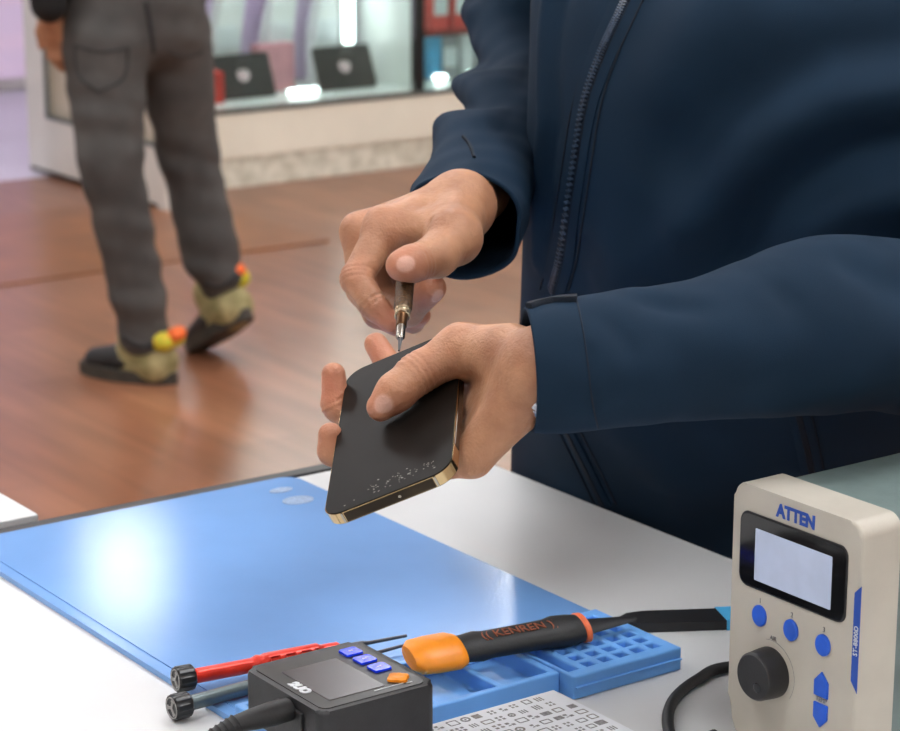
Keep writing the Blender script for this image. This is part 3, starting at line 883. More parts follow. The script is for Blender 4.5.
mb = MB().mat(M['print_blue']); mb.prism([(sx_ - .0027, ya + .006), (sx_ + .0022, ya), (sx_ + .0022, yb), (sx_ - .0027, yb - .005)], 0, 0.0003, PF); mb.build('model_strip', st)
text('model_lettering', 'ST-8800D', 0.0042, on_panel(sx_, (ya + yb) / 2 - 0.001, 0.0004) @ Matrix.Rotation(PI / 2, 4, 'Z'), M['print_white'], st)

# station cord
pts = [at_z(*p, TZ + 0.0042) for p in ((715, 735), (690, 745), (672, 738), (668, 716), (676, 697), (697, 680), (728, 667))]
pts += [np.array([0.93, 1.02, TZ + .0042]) + 0 * pts[0], np.array([1.0, 1.0, TZ + .0042]), np.array([1.07, 0.93, TZ + .0042])]
pts = [p for p in pts]
P = catmull(pts[:7] + pts[8:], 70)
P[:, 2] = TZ + 0.0042
tag(MB().mat(M['black_rubber']).tube(P, 0.0036, 12).build('power_cord'), 'black rubber cord curling on the table beside the soldering station', 'cord')

# flat black pry bar
a = at_z(622, 627, TZ); b = at_z(742, 623, TZ); dv = (b - a) / np.linalg.norm(b - a); L = np.linalg.norm(b - a)
nv = np.array([-dv[1], dv[0], 0])
pb = thing('pry_bar', 'flat black pry bar with a blue end lying behind the soldering station', 'pry bar', tuple(a))
Fm = frame((0, 0, 0), dv, nv, (0, 0, 1))
mb = MB().mat(M['black_plastic']); hw = 0.0125
mb.prism([(-0.004, 0.0), (0.004, -hw * 0.75), (0.016, -hw), (L, -hw), (L, hw), (0.016, hw), (0.004, hw * 0.75)], 0.0003, 0.0068, Fm, bevel=0.001); mb.build('bar', pb)
mb = MB().mat(M['box_blue']); mb.prism([(L * 0.84, -hw - .0006), (L + 0.05, -hw - .0006), (L + 0.05, hw + .0006), (L * 0.80, hw + .0006)], 0.0002, 0.0076, Fm, bevel=0.001); mb.build('blue_end', pb)

# ---- craft knife across the tray
a = np.array([0.7735, 1.1165, TZ + 0.0245]); b = np.array([0.894, 1.0985, TZ + 0.0235])
kf = thing('craft_knife', 'orange and black handled craft knife lying across the blue tray', 'knife', tuple(a))
dv = (b - a) / np.linalg.norm(b - a); L = np.linalg.norm(b - a)
zz = np.array([-0.10, -0.25, 1.0]); zz -= dv * (zz @ dv); zz /= np.linalg.norm(zz); yy = np.cross(zz, dv)
KF = frame((0, 0, 0), yy, zz, dv)                               # lathe along local z
fl = Matrix.Diagonal((1.30, 0.80, 1, 1))
mb = MB().mat(M['orange']); mb.lathe([(0, -0.008), (0.0090, -0.0072), (0.0128, -0.003), (0.0138, 0.008), (0.0138, 0.022), (0.0116, 0.0272), (0, 0.028)], KF @ Matrix.Diagonal((1.22, 0.60, 1, 1))); mb.build('pommel', kf)
mb = MB().mat(M['black_rubber'])
mb.lathe([(0.0082, 0.0262), (0.0086, 0.030), (0.0096, 0.040), (0.0088, 0.046), (0.0090, 0.075), (0.0094, 0.090), (0.0104, 0.097), (0.0100, 0.106), (0.0088, 0.114), (0, 0.1145)], KF @ fl, n=40,
         rad=lambda an, z: 1 + (0.02 * math.sin(z * 1900) if (z < 0.044 or z > 0.094) else 0) - (0.05 if (0.046 < z < 0.092 and 1.2 < an < 1.94) else 0))
mb.build('grip', kf)
mb = MB().mat(M['orange_ring']); mb.lathe([(0.0088, 0.1125), (0.0098, 0.1135), (0.0098, 0.1165), (0.0082, 0.1175), (0, 0.1176)], KF @ fl); mb.build('orange_ring', kf)
mb = MB().mat(M['dark_steel'])
mb.lathe([(0.0060, 0.117), (0.0050, 0.126), (0.0036, 0.140), (0.0022, 0.154), (0, 0.157)], KF @ Matrix.Diagonal((1.4, 0.35, 1, 1)), n=16); bl = mb.build('blade', kf)
bl.data.materials[0] = M['black_plastic']
tm = frame((0, 0, 0), dv, yy * -1, np.cross(dv, -yy))
nrm = np.cross(dv, -yy)
if nrm[2] < 0:
    tm = frame((0, 0, 0), dv, yy, np.cross(dv, yy)); nrm = np.cross(dv, yy)
text('grip_lettering', '(( KENREN ))', 0.0095, Matrix.Translation(Vector(dv * 0.0690 + nrm * 0.0073)) @ tm, M['orange_ink'], kf, sx=1.02)

# ---- two precision drivers
def driver(name_label, a, b, hm, grp):
    a, b = np.array(a), np.array(b); L = np.linalg.norm(b - a)
    t = thing('precision_screwdriver', name_label, 'screwdriver', tuple(a), 0, grp)
    Fx = axis_frame((0, 0, 0), b - a)
    mb = MB().mat(M['cap_black']); mb.lathe([(0, 0.0004), (0.0066, 0.0004), (0.0072, 0), (0.0082, 0.001), (0.0082, 0.0105), (0.0070, 0.0118), (0.0045, 0.0122), (0, 0.0122)], Fx, n=64, step=0.002,
             rad=lambda an, z: 1 - (0.07 if (math.sin(8 * an) > 0.35 and 0.0005 < z < 0.011) else 0)); cp = mb.build('spinning_cap', t)
    mb = MB().mat(M['cap_mark'])
    mb.lathe([(0.0060, -0.0002), (0.0067, -0.0002), (0.0067, 0.0005), (0.0060, 0.0005), (0.0060, -0.0002)], Fx, n=40, caps=False)
    for k in range(3):
        mb.box((0, 0.0026, 0), (0.0016, 0.0046, 0.0006), Fx @ Matrix.Rotation(k * 2 * PI / 3 + 0.35, 4, 'Z'))
        mb.box((0, 0.0046, 0), (0.0028, 0.0012, 0.0006), Fx @ Matrix.Rotation(k * 2 * PI / 3 + 0.35, 4, 'Z'))
    mb.build('emblem', cp)
    h = L * 0.70
    mb = MB().mat(hm)
    mb.lathe([(0.0040, 0.0118), (0.0047, 0.013), (0.0047, h * 0.46), (0.0060, h * 0.49), (0.0054, h * 0.515), (0.0062, h * 0.54), (0.0062, h * 0.86), (0.0050, h * 0.875), (0.0048, h * 0.89), (0.0046, h * 0.985), (0.0034, h)], Fx, n=48,
             rad=lambda an, z: 1 - (0.22 if (h * 0.56 < z < h * 0.84 and math.sin(3 * an) > 0.6 and math.sin((z - h * .56) / (h * .28) * 3 * 2 * PI) > -0.2) else 0), step=0.0012)
    # denser rings for the recessed windows
    mb.build('handle', t)
    mb = MB().mat(M['dark_steel']); mb.lathe([(0.0022, h * 0.99), (0.0022, h + L * 0.10), (0.0013, h + L * 0.13), (0.0010, L), (0, L + .0003)], Fx, n=16); mb.build('shaft', t)
    return t
driver('red handled precision screwdriver lying on the blue mat', (0.6445, 1.1935, TZ + 0.0140), (0.806, 1.1785, TZ + 0.0115), M['red_metal'], None)
driver('grey handled precision screwdriver lying in front of the red one', (0.6265, 1.1660, TZ + 0.0092), (0.798, 1.1660, TZ + 0.0112), M['grey_metal'], None)

# ---- small black tester with buttons
ts = thing('electronic_tester', 'small black tester with dark screen and blue buttons on the tray', 'tester', (0.689, 1.0765, TZ + 0.0144))
mb = MB().mat(M['body_black']); mb.prism(rrect(0.079, 0.084, 0.006), 0.0, 0.0305, bevel=0.003, seg=3); mb.build('case', ts)
mb = MB().mat(M['tester_face']); mb.prism(rrect(0.071, 0.076, 0.005), 0.0300, 0.0309, bevel=0.0004); mb.build('face_plate', ts)
mb = MB().mat(M['tester_screen']); mb.prism(rrect(0.038, 0.052, 0.001, cx=-0.0065, cy=-0.003), 0.0305, 0.0312); mb.build('screen', ts)
for i in range(3):
    mb = MB().mat(M['btn_glow']); mb.prism(rrect(0.0115, 0.0105, 0.0012, cx=0.0245, cy=0.0255 - i * 0.0152), 0.0305, 0.0322, bevel=0.0005); bt = mb.build('button', ts)
    mb = MB().mat(M['print_white']); mb.box((0.0245, 0.0255 - i * 0.0152, 0.0323), (0.0026, 0.0010, 0.0002)).build('button_mark', bt)
mb = MB().mat(M['orange']); mb.lathe([(0.0066, 0.0305), (0.0062, 0.0322), (0.0040, 0.0330), (0.0024, 0.0326), (0, 0.0326)], Matrix.Translation((0.0245, -0.0245, 0)), rad=lambda a, z: 1 + 0.12 * math.cos(4 * a) if z < 0.0325 else 1, n=40); mb.build('orange_button', ts)
mb = MB().mat(M['print_white']); mb.box((0.0130, -0.0320, 0.03105), (0.020, 0.0007, 0.0003)).box((0.0265, -0.0330, 0.03105), (0.004, 0.0007, 0.0003)); mb.build('trim_line', ts)
text('logo', '2UO', 0.0082, Matrix.Translation((-0.0295, -0.004, 0.0311)) @ Matrix.Rotation(-PI / 2, 4, 'Z'), M['print_white'], ts, bold=0.0006, sx=1.05)
mb = MB().mat(M['black_plastic']); mb.box((-0.0400, at_X(289, 709, 0.6485)[1] - 1.0765, 0.0140), (0.0030, 0.028, 0.0215), bevel=0.001); mb.build('socket_plate', ts)
pp = at_X(289, 709, 0.6485)
pc = thing('charging_plug', 'black cable plug pushed into the side of the tester', 'plug', tuple(pp))
mb = MB().mat(M['black_rubber']); mb.lathe([(0.0080, 0.0), (0.0084, 0.010), (0.0074, 0.024), (0.0056, 0.036), (0, 0.0365)], axis_frame((0, 0, 0), (-1, 0.03, -0.03)) @ Matrix.Diagonal((1.0, 0.80, 1, 1)), n=28); mb.build('plug_body', pc)
mb = MB().mat(M['black_rubber'])
zb = TZ + 0.0062 - pp[2]
P = catmull([(-0.034, .0010, -0.001), (-0.06, 0.001, zb * 0.35), (-0.10, -0.006, zb * 0.85), (-0.15, -0.03, zb), (-0.24, -0.09, zb), (-0.36, -0.2, zb)], 110)
mb.tube(P, [0.0052 * (1 if i > 14 else 1.1) * (1 + (0.14 if i % 3 == 0 and i < 20 else 0)) * (0.68 if i > 20 else 0.95) for i in range(110)], 12); mb.build('cable', pc)

# ================================================================== PHONE (held in the left hand)
PC = np.array([0.71786, 1.05921, 1.13941]); PU = np.array([0.644226, -0.641332, 0.416733]); PV = np.array([0.594953, 0.76261, 0.253884])
PU /= np.linalg.norm(PU); PV -= PU * (PV @ PU); PV /= np.linalg.norm(PV); PN = np.cross(PU, PV)


def ph(a, t, w):
    return PC + PU * a + PV * t + PN * w


fo = thing('smartphone', 'black glass smartphone with gold frame held in the left hand', 'phone', tuple(PC))
PM = frame((0, 0, 0), PU, PV, PN)
pw, pl, pr = 0.0776, 0.1608, 0.0125
mb = MB().mat(M['gold_frame']); mb.prism(rrect(pw, pl, pr, 10), -0.0072, -0.0006, PM, bevel=0.0004); fr = mb.build('metal_frame', fo)
mb = MB().mat(M['phone_band']); mb.box((0.0, -pl / 2, -0.0040), (pw - 2 * pr + 0.001, 0.0006, 0.0060), PM, bevel=0.0002)
mb.box((pw / 2, -0.005, -0.0040), (0.0006, 0.095, 0.0048), PM, bevel=0.0002); mb.build('dark_reflecting_band', fr)
mb = MB().mat(M['phone_black']); mb.prism(rrect(pw - 0.0012, pl - 0.0012, pr - 0.0006, 10), -0.0010, 0.0, PM, bevel=0.0003); mb.build('screen', fo)
mb = MB().mat(M['black_gloss']); mb.prism(rrect(pw - 0.0012, pl - 0.0012, pr - 0.0006, 10), -0.0078, -0.0070, PM); mb.build('back_glass', fo)
mb = MB().mat(M['steel'])
for x in (-0.028, 0.028):
    mb.box((x, -pl / 2 - 0.0003, -0.0040), (0.0012, 0.0004, 0.0062), PM)
mb.lathe([(0.0009, 0), (0.0009, 0.0004), (0, 0.0004)], PM @ Matrix.Translation((0.006, -pl / 2 - 0.0002, -0.004)) @ Matrix.Rotation(PI / 2, 4, 'X'), n=12); mb.build('antenna_line', fr)
mb = MB().mat(M['scratch'])
for k in range(60):
    x = random.gauss(0.008, 0.015); y = -0.068 + random.gauss(0, 0.0028) + (x * 0.02)
    if abs(x) < 0.034 and y > -0.0785:
        mb.box((x, y, 0.00006), (random.uniform(.0003, .0012), random.uniform(.0002, .0006), 0.0001), PM @ Matrix.Translation((0, 0, 0)) )
mb.build('scratches', fo)

# screwdriver in the right hand
tip = at_d(399, 351, 1.383); top = at_d(407, 262, 1.462)
sd = thing('pen_screwdriver', 'brown speckled pen screwdriver held in the right hand over the phone', 'screwdriver', tuple(tip))
ax = top - tip; L = np.linalg.norm(ax); SF = axis_frame((0, 0, 0), ax)
mb = MB().mat(M['driver_grip']); mb.lathe([(0.0046, L * .44), (0.0058, L * .47), (0.0058, L * .96), (0.0050, L * 0.99), (0, L)], SF, n=36); mb.build('grip', sd)
mb = MB().mat(M['driver_ring']); mb.lathe([(0.0040, L * .375), (0.0049, L * .38), (0.0049, L * .405), (0.0042, L * .41), (0.0044, L * .42), (0.0050, L * .425), (0.0050, L * .445), (0.0040, L * .45)], SF); mb.build('ring', sd)
mb = MB().mat(M['driver_collar']); mb.lathe([(0.0026, L * .26), (0.0034, L * .27), (0.0036, L * .36), (0.0040, L * .38), (0, L * .381)], SF); mb.build('collar', sd)
mb = MB().mat(M['steel']); mb.lathe([(0.0018, L * .13), (0.0028, L * .15), (0.0028, L * .265), (0, L * .27)], SF); mb.build('bit_holder', sd)
mb = MB().mat(M['dark_steel']); mb.lathe([(0, 0), (0.0007, 0.0003), (0.0013, L * .135), (0, L * .14)], SF, n=14); mb.build('bit', sd)

# ================================================================== TECHNICIAN
te = thing('person', 'person in navy softshell jacket repairing a phone at the white table', 'person', (1.28, 1.38, 0))
OT = np.array([1.28, 1.38, 0.0])


def rel(o, V):
    """move world-built mesh data into the thing's own frame"""
    o.data.transform(Matrix.Translation(Vector(-V))); return o


def finger(pts, rs, k=0.004, kg=0.005):
    return (kg, k, [cap(pts[i], pts[i + 1], rs[i], rs[i + 1]) for i in range(len(pts) - 1)])


# ---- left hand, around the phone
lw = at_d(543, 370, 1.250)
iM, mM, rM, pM = ph(.040, .036, -.021), ph(.038, .013, -.0265), ph(.037, -.010, -.028), ph(.038, -.033, -.0235)
tM = at_d(462, 349, 1.300)
le_dir = at_d(720, 348, 1.30)
left_hand = [
    (0.010, 0.007, [cap(lw, iM, .0190, .0125), cap(lw, mM, .0200, .0125), cap(lw, rM, .0200, .0120), cap(lw, pM, .0190, .0115),
                    cap(lw + PV * .006, tM, .0195, .0135), cap(tM - PN * .008 + PU * .006, iM + PU * .008, .0115, .0110), cap(ph(.074, .010, .006), ph(.060, .030, .004), .016, .012)]),
    (0.008, 0.010, [cap(lw, at_d(590, 366, 1.262), .0225, .0245), cap(at_d(590, 366, 1.262), le_dir, .0245, .032)]),
    finger([tM, at_d(417, 374, 1.290), at_d(396, 392, 1.279), ph(-.0045, .0005, .0098)], [.0138, .0112, .0104, .0082], .006, .008),
    finger([iM, ph(.002, .066, -.026), ph(-.014, .084, -.0185), ph(-.0205, .1030, .000)], [.0115, .0092, .0086, .0072], .004, .006),
    finger([mM, ph(-.004, .036, -.0265), ph(-.0390, .051, -.0225), ph(-.0478, .0600, -.007), ph(-.0420, .0680, .0085)], [.0120, .0095, .0090, .0082, .0072], .004, .005),
    finger([rM, ph(-.004, .002, -.0265), ph(-.036, .009, -.024), ph(-.0462, .0090, -.0090), ph(-.0430, .0120, .0000)], [.0115, .0090, .0085, .0078, .0070], .004, .005),
    finger([pM, ph(.004, -.024, -.0235), ph(-.018, -.016, -.0205), ph(-.030, -.012, -.0185)], [.0105, .0080, .0075, .0066], .004, .005),
]
nails = [(at_d(386, 402, 1.2715), at_d(417, 374, 1.285), .0095, .0062), (ph(-.0275, .1070, .003), ph(-.014, .084, -.0185), .0066, .0048), (ph(-.0490, .0690, .0085), ph(-.0478, .0600, -.007), .0066, .0046)]

# ---- right hand, around the screwdriver
def J(x, y, D):
    return at_d(x, y, D)


rw = J(460, 206, 1.535)
RI, RM_, RR, RP = J(385, 228, 1.500), J(360, 232, 1.520), J(366, 243, 1.548), J(384, 256, 1.570)
right_hand = [
    (0.010, 0.007, [cap(rw, RI, .0190, .0135), cap(rw, RM_, .0190, .0130), cap(rw, RR, .0190, .0125), cap(rw, RP, .019, .0115),
                    cap(rw, J(452, 236, 1.478), .020, .0175), cap(J(440, 232, 1.495), RI, .014, .012)]),
    (0.010, 0.012, [cap(rw, J(476, 189, 1.61), .0205, .0215), cap(J(476, 189, 1.61), J(488, 160, 1.70), .0215, .022), cap(J(488, 160, 1.70), J(503, 120, 1.80), .022, .021)]),
    finger([J(455, 238, 1.475), J(436, 256, 1.452), J(414, 263, 1.437), J(401, 265.5, 1.432)], [.0165, .0125, .0104, .0096], .008, .009),
    finger([RI, J(356, 279, 1.470), J(374, 306, 1.456), J(391, 322, 1.450)], [.0122, .0100, .0088, .0070], .004, .007),
    finger([RM_, J(362, 290, 1.500), J(377, 314, 1.480), J(396, 325, 1.468)], [.0118, .0098, .0086, .0072], .004, .006),
    finger([RR, J(382, 300, 1.540), J(408, 311, 1.515), J(432, 288, 1.495)], [.0112, .0100, .0100, .0094], .004, .005),
    finger([RP, J(396, 300, 1.565), J(413, 322, 1.548), J(421, 315, 1.535)], [.0100, .0080, .0070, .0066], .004, .005),
]
nails += [(J(405, 264, 1.422), J(436, 256, 1.45), .0085, .0060), (J(438, 296, 1.488), J(408, 311, 1.515), .0085, .0045)]
flush = [ph(-.0035, .0015, .0098), ph(-.0215, .0965, -.003), ph(-.0475, .059, .0065), ph(-.0475, .018, -.002), J(401, 265, 1.432), J(391, 322, 1.45), J(432, 288, 1.495), J(396, 325, 1.468), J(421, 315, 1.535)]
flush2 = [tM, iM, RI, RM_, J(356, 279, 1.47), J(362, 290, 1.5), ph(.022, .026, .0185)]

# ---- rest of the body (head, neck, trunk, arms, legs)
hx, hy = 1.235, 1.33
el_l, el_r = J(985, 330, 1.425), J(520, 15, 1.985)
sh_l, sh_r = np.array([1.26, 1.15, 1.42]), np.array([1.27, 1.60, 1.42])
fd = np.array([-0.93, -0.37, 0.0]); sd_ = np.array([0.37, -0.93, 0.0])       # facing, to his left
hd = np.array([hx, hy, 1.63]) + fd * 0.035
def hp(f_, s_, z_): return hd + fd * f_ + sd_ * s_ + np.array([0, 0, z_])
HR = np.stack([fd, sd_, [0, 0, 1]], 1)
core = [
    (0.02, 0.03, [ell(hp(0, 0, 0.03), (0.098, 0.076, 0.105), HR), ell(hp(0.03, 0, -0.045), (0.070, 0.058, 0.075), HR), cap(hp(-0.03, 0, -0.07), [hx + .02, hy, 1.42], .058, .062)]),
    (0.006, 0.006, [cap(hp(0.096, 0, 0.012), hp(0.118, 0, -0.028), .010, .014), cap(hp(0.098, .014, -0.030), hp(0.098, -.014, -0.030), .009, .009)]),
    (0.004, 0.004, [cap(hp(0.088, .022, -0.062), hp(0.088, -.022, -0.062), .010, .010), ell(hp(0.085, .034, 0.012), (.012, .016, .010), HR), ell(hp(0.085, -.034, 0.012), (.012, .016, .010), HR),
                    ell(hp(-0.005, .078, -0.005), (.018, .010, .032), HR), ell(hp(-0.005, -.078, -0.005), (.018, .010, .032), HR)]),
    (0.03, 0.05, [cap([hx + .03, 1.22, 1.385], [hx + .04, 1.48, 1.385], .058, .058), cap([hx + .03, hy, 1.36], [1.27, 1.34, 0.95], .10, .115), cap([1.27, 1.28, .92], [1.27, 1.40, .92], .10, .10)]),
    (0.02, 0.02, [cap([1.26, 1.20, 1.40], J(985, -10, 1.60), .042, .042), cap(J(985, -10, 1.60), J(1003, 110, 1.56), .042, .04), cap(J(1003, 110, 1.56), el_l, .04, .034), cap(el_l, le_dir, .036, .032), cap(sh_r + [0, -.05, -.01], el_r, .045, .034), cap(el_r, J(513, 60, 1.925), .022, .022), cap(J(513, 60, 1.925), J(503, 120, 1.80), .022, .021)]),
    (0.02, 0.02, [cap([1.28, 1.27, .88], [1.27, 1.26, .48], .075, .052), cap([1.27, 1.26, .48], [1.29, 1.25, .09], .05, .036), cap([1.28, 1.42, .88], [1.28, 1.43, .48], .075, .052), cap([1.28, 1.43, .48], [1.30, 1.44, .09], .05, .036)]),
]


def soft(pts, R):
    return lambda V: np.max([np.clip(1.3 - np.linalg.norm(V - p, axis=1) / R, 0, 1) for p in pts], 0)


def nail_attr(V):
    d = np.zeros(len(V))
    for c, q, rl, rw_ in nails:
        u = (q - c) / np.linalg.norm(q - c); w = V - c; al = w @ u
        pp = np.linalg.norm(w - al[:, None] * u, axis=1)
        d = np.maximum(d, np.clip((1.0 - np.sqrt((al / rl) ** 2 + (pp / rw_) ** 2)) * 4, 0, 1))
    return d


def flush_attr(V):
    return np.clip(soft(flush, .016)(V) * 0.45 + soft(flush2, .016)(V) * 0.18, 0, 0.6)


GROOVES = []
def joint_lines(a, j, b, n=3, gap=.0033, dep=.0007):
    u = (b - j) / np.linalg.norm(b - j) + (j - a) / np.linalg.norm(j - a); u /= np.linalg.norm(u)
    for k in range(n):
        GROOVES.append((j + u * (k - (n - 1) / 2) * gap, u, dep))
joint_lines(RI, J(356, 279, 1.470), J(374, 306, 1.456)); joint_lines(J(356, 279, 1.470), J(374, 306, 1.456), J(391, 322, 1.450), 2)
joint_lines(J(455, 238, 1.475), J(420, 261, 1.44), J(401, 265.5, 1.432)); joint_lines(tM, at_d(417, 374, 1.290), at_d(396, 392, 1.279))
joint_lines(ph(-.0390, .051, -.0225), ph(-.0478, .0600, -.007), ph(-.0420, .0680, .0085), 2); joint_lines(ph(.002, .066, -.026), ph(-.014, .084, -.0185), ph(-.0215, .0965, -.003), 2)
FOLDS_ = [(np.array([J(404, 248, 1.455), J(411, 238, 1.462), J(429, 222, 1.475)]), .0022, .0035), (np.array([at_d(452, 379, 1.272), at_d(463, 369, 1.272)]), .0012, .0025)]


def creased(groups):
    def fn(P):
        d = field(groups, P)
        for c, u, dep in GROOVES:
            q = P - c; al = q @ u; r2 = np.sum(q * q, 1)
            d = d + dep * np.exp(-(al / .0010) ** 2) * (r2 < .016 ** 2)
        for pl, dep, wd in FOLDS_:
            d = d + dep * np.exp(-(seg_dist(P, pl) / wd) ** 2)
        return d
    return fn


bo = sdf_obj('body', [(left_hand, 0.0013), (right_hand, 0.0013), (core, 0.007)], M['skin'], te, {'nail': nail_attr, 'flush': flush_attr}, creased)
rel(bo, OT)
hair = sdf_obj('hair', [([(0.02, 0.02, [ell(hp(-0.018, 0, 0.052), (0.100, 0.084, 0.098), HR)])], 0.005)], M['hair'], te); rel(hair, OT)

# ---- jacket body: rings from hip to collar
NT = 220
def section(z, cx, cy, b, a, yaw, p=0.86):
    th = np.linspace(0, 2 * PI, NT, endpoint=False)
    f = np.array([-math.cos(yaw), -math.sin(yaw), 0]); l = np.array([math.sin(yaw), -math.cos(yaw), 0])
    c = np.cos(th); s = np.sin(th)
    return np.array([cx, cy, z]) + np.outer(np.sign(c) * np.abs(c) ** p * b, f) + np.outer(np.sign(s) * np.abs(s) ** p * a, l)


rows_ = [  # z, front-most x, half depth, half width, yaw deg, silhouette x in the photograph
    (0.74, 1.120, .150, .205, 4, 512), (0.84, 1.108, .152, .205, 5, 511), (0.94, 1.104, .150, .200, 8, 513), (1.00, 1.075, .152, .200, 11, 513.5),
    (1.08, 1.036, .158, .205, 15, 519), (1.18, 1.006, .160, .210, 19, 523), (1.28, 0.996, .156, .215, 22, 528), (1.36, 1.02, .150, .215, 24, 532),
    (1.42, 1.09, .125, .200, 24, 545), (1.47, 1.175, .095, .130, 22, 590), (1.50, 1.190, .075, .085, 20, 615), (1.545, 1.19, .072, .08, 20, 618)]
cen = []
for z, fx, b, a, yw, sx_ in rows_:
    y = math.radians(yw); S = section(z, 0, 0, b, a, y)
    cx = fx - S[:, 0].min(); lo, hi = 0.9, 2.0
    for _ in range(40):
        cy = (lo + hi) / 2; X, Yp = to_px(S + np.array([cx, cy, 0]))
        if X.min() > sx_: lo = cy
        else: hi = cy
    cen.append((z, cx, cy, b, a, y))
R = catmull(cen, 260)
G = np.stack([section(*r) for r in R])
N0 = grid_normals(G)
V = G.reshape(-1, 3); Nn = N0.reshape(-1, 3)
if np.mean(np.sum((V - V.mean(0)) * Nn, 1)) < 0: Nn = -Nn
fc = grid_faces(*G.shape[:2]); tree = bvh_of(V, fc)


def on_surface(pts, tr):
    out = []
    for x, y in pts:
        h, _ = cast(tr, x, y)
        if h is not None: out.append(np.array(h))
    return out


folds = [  # (polyline in the photograph, height in m, width in m)
    ([(898, 45), (830, 56), (776, 80), (723, 112), (690, 150)], -.011, .026), ([(898, 96), (840, 100), (780, 130), (740, 165), (700, 215)], .010, .026),
    ([(898, 138), (846, 155), (800, 182), (755, 222), (735, 250)], -.013, .022), ([(898, 190), (850, 200), (800, 228)], .010, .022),
    ([(730, 5), (680, 70), (640, 140), (615, 230)], .010, .034), ([(640, 120), (610, 200), (590, 270)], -.003, .02),
    ([(548, 0), (545, 120), (538, 260)], .004, .008), ([(563, 0), (556, 120), (546, 230)], -.003, .008),
    ([(690, 230), (650, 262), (610, 285)], .006, .02), ([(640, 440), (690, 490), (700, 530)], .005, .03)]
disp = np.zeros(len(V))
for pl_, h, w in folds:
    s = on_surface(pl_, tree)
    if len(s) > 1:
        disp += 1.35 * h * np.exp(-(seg_dist(V, s) / w) ** 2)
disp += 0.0022 * wobble(V * [1, 1, 0.6], 16, 3)
Vd = V + Nn * disp[:, None]
m_, n_ = G.shape[:2]
caps = [tuple(range(n_))[::-1], tuple((m_ - 1) * n_ + k for k in range(n_))]
jk = quad_obj('jacket', Vd - OT, [tuple(f) for f in fc] + caps, M['jacket'], te)
jtree = bvh_of(Vd, fc)


def ribbon(pts, tr, w, lift, n=60, smooth_px=True):
    """strip of width w lying on the cloth along a line"""
    P = catmull([(x, y, 0) for x, y in pts], n); hits = [cast(tr, p[0], p[1]) for p in P]
    hits = [(np.array(h), np.array(nn)) for h, nn in hits if h is not None]
    C = np.array([h for h, _ in hits]); Nv = np.array([q for _, q in hits])
    for _ in range(3):
        Nv[1:-1] = (Nv[:-2] + Nv[1:-1] + Nv[2:]) / 3; C[1:-1] = (C[:-2] + 2 * C[1:-1] + C[2:]) / 4
    Nv /= np.linalg.norm(Nv, axis=1, keepdims=True)
    flip = np.sum((EYE - C) * Nv, 1) < 0; Nv[flip] *= -1
    T = np.gradient(C, axis=0); T /= np.linalg.norm(T, axis=1, keepdims=True)
    B = np.cross(T, Nv)
    return C, T, B, Nv


def strip_mesh(name, pts, tr, w, h, m, parent, n=60, shift=0.0, lift=0.0):
    C, T, B, Nv = ribbon(pts, tr, w, 0, n); C = C + B * shift
    prof = [(-w / 2, -0.004), (-w / 2, lift + h * 0.6), (-w / 2 * .7, lift + h), (w / 2 * .7, lift + h), (w / 2, lift + h * .6), (w / 2, -0.004)]
    G_ = np.stack([C + B * a + Nv * b for a, b in prof], 1)
    Vv = G_.reshape(-1, 3); k = len(prof); F_ = [tuple(f) for f in grid_faces(len(C), k)]
    F_ += [tuple(range(k))[::-1], tuple((len(C) - 1) * k + i for i in range(k))]
    return quad_obj(name, Vv - OT, F_, m, parent, 50)


zp = [(634, -14), (617, 22), (603, 53), (586, 103), (574, 176), (562, 255), (553, 290)]
strip_mesh('zip_placket', zp, jtree, 0.026, 0.0016, M['jacket'], jk, 80)
strip_mesh('zip_tape', zp, jtree, 0.0105, 0.0020, M['jacket_dark'], jk, 80)
C, T, B, Nv = ribbon(zp, jtree, 0, 0, 170)
mb = MB().mat(M['zip'])
for i in range(len(C)):
    for s in (-1, 1):
        if (i % 2 == 0) == (s > 0):
            mb.box((s * 0.0013, 0, 0.0026), (0.0036, 0.0010, 0.0014), frame(C[i] - OT, B[i], T[i], Nv[i]))
mb.build('zip_teeth', jk, 0)
strip_mesh('placket_seam', [(x - 13, y) for x, y in zp], jtree, 0.0011, 0.0009, M['stitch'], jk, 60)
strip_mesh('placket_seam', [(x + 16, y) for x, y in zp], jtree, 0.0012, 0.0012, M['stitch'], jk, 60)
for pts in ([(566, 425), (586, 465), (606, 507)], [(797, 405), (806, 440), (812, 470)]):
    strip_mesh('pocket_welt', pts, jtree, 0.016, 0.0026, M['jacket'], jk, 40)
    strip_mesh('pocket_zip', pts, jtree, 0.0052, 0.0034, M['jacket_dark'], jk, 40)
    strip_mesh('pocket_seam', [(x - 9, y + 2) for x, y in pts], jtree, 0.0012, 0.0012, M['stitch'], jk, 40)
    strip_mesh('pocket_seam', [(x + 11, y - 2) for x, y in pts], jtree, 0.0012, 0.0012, M['stitch'], jk, 40)


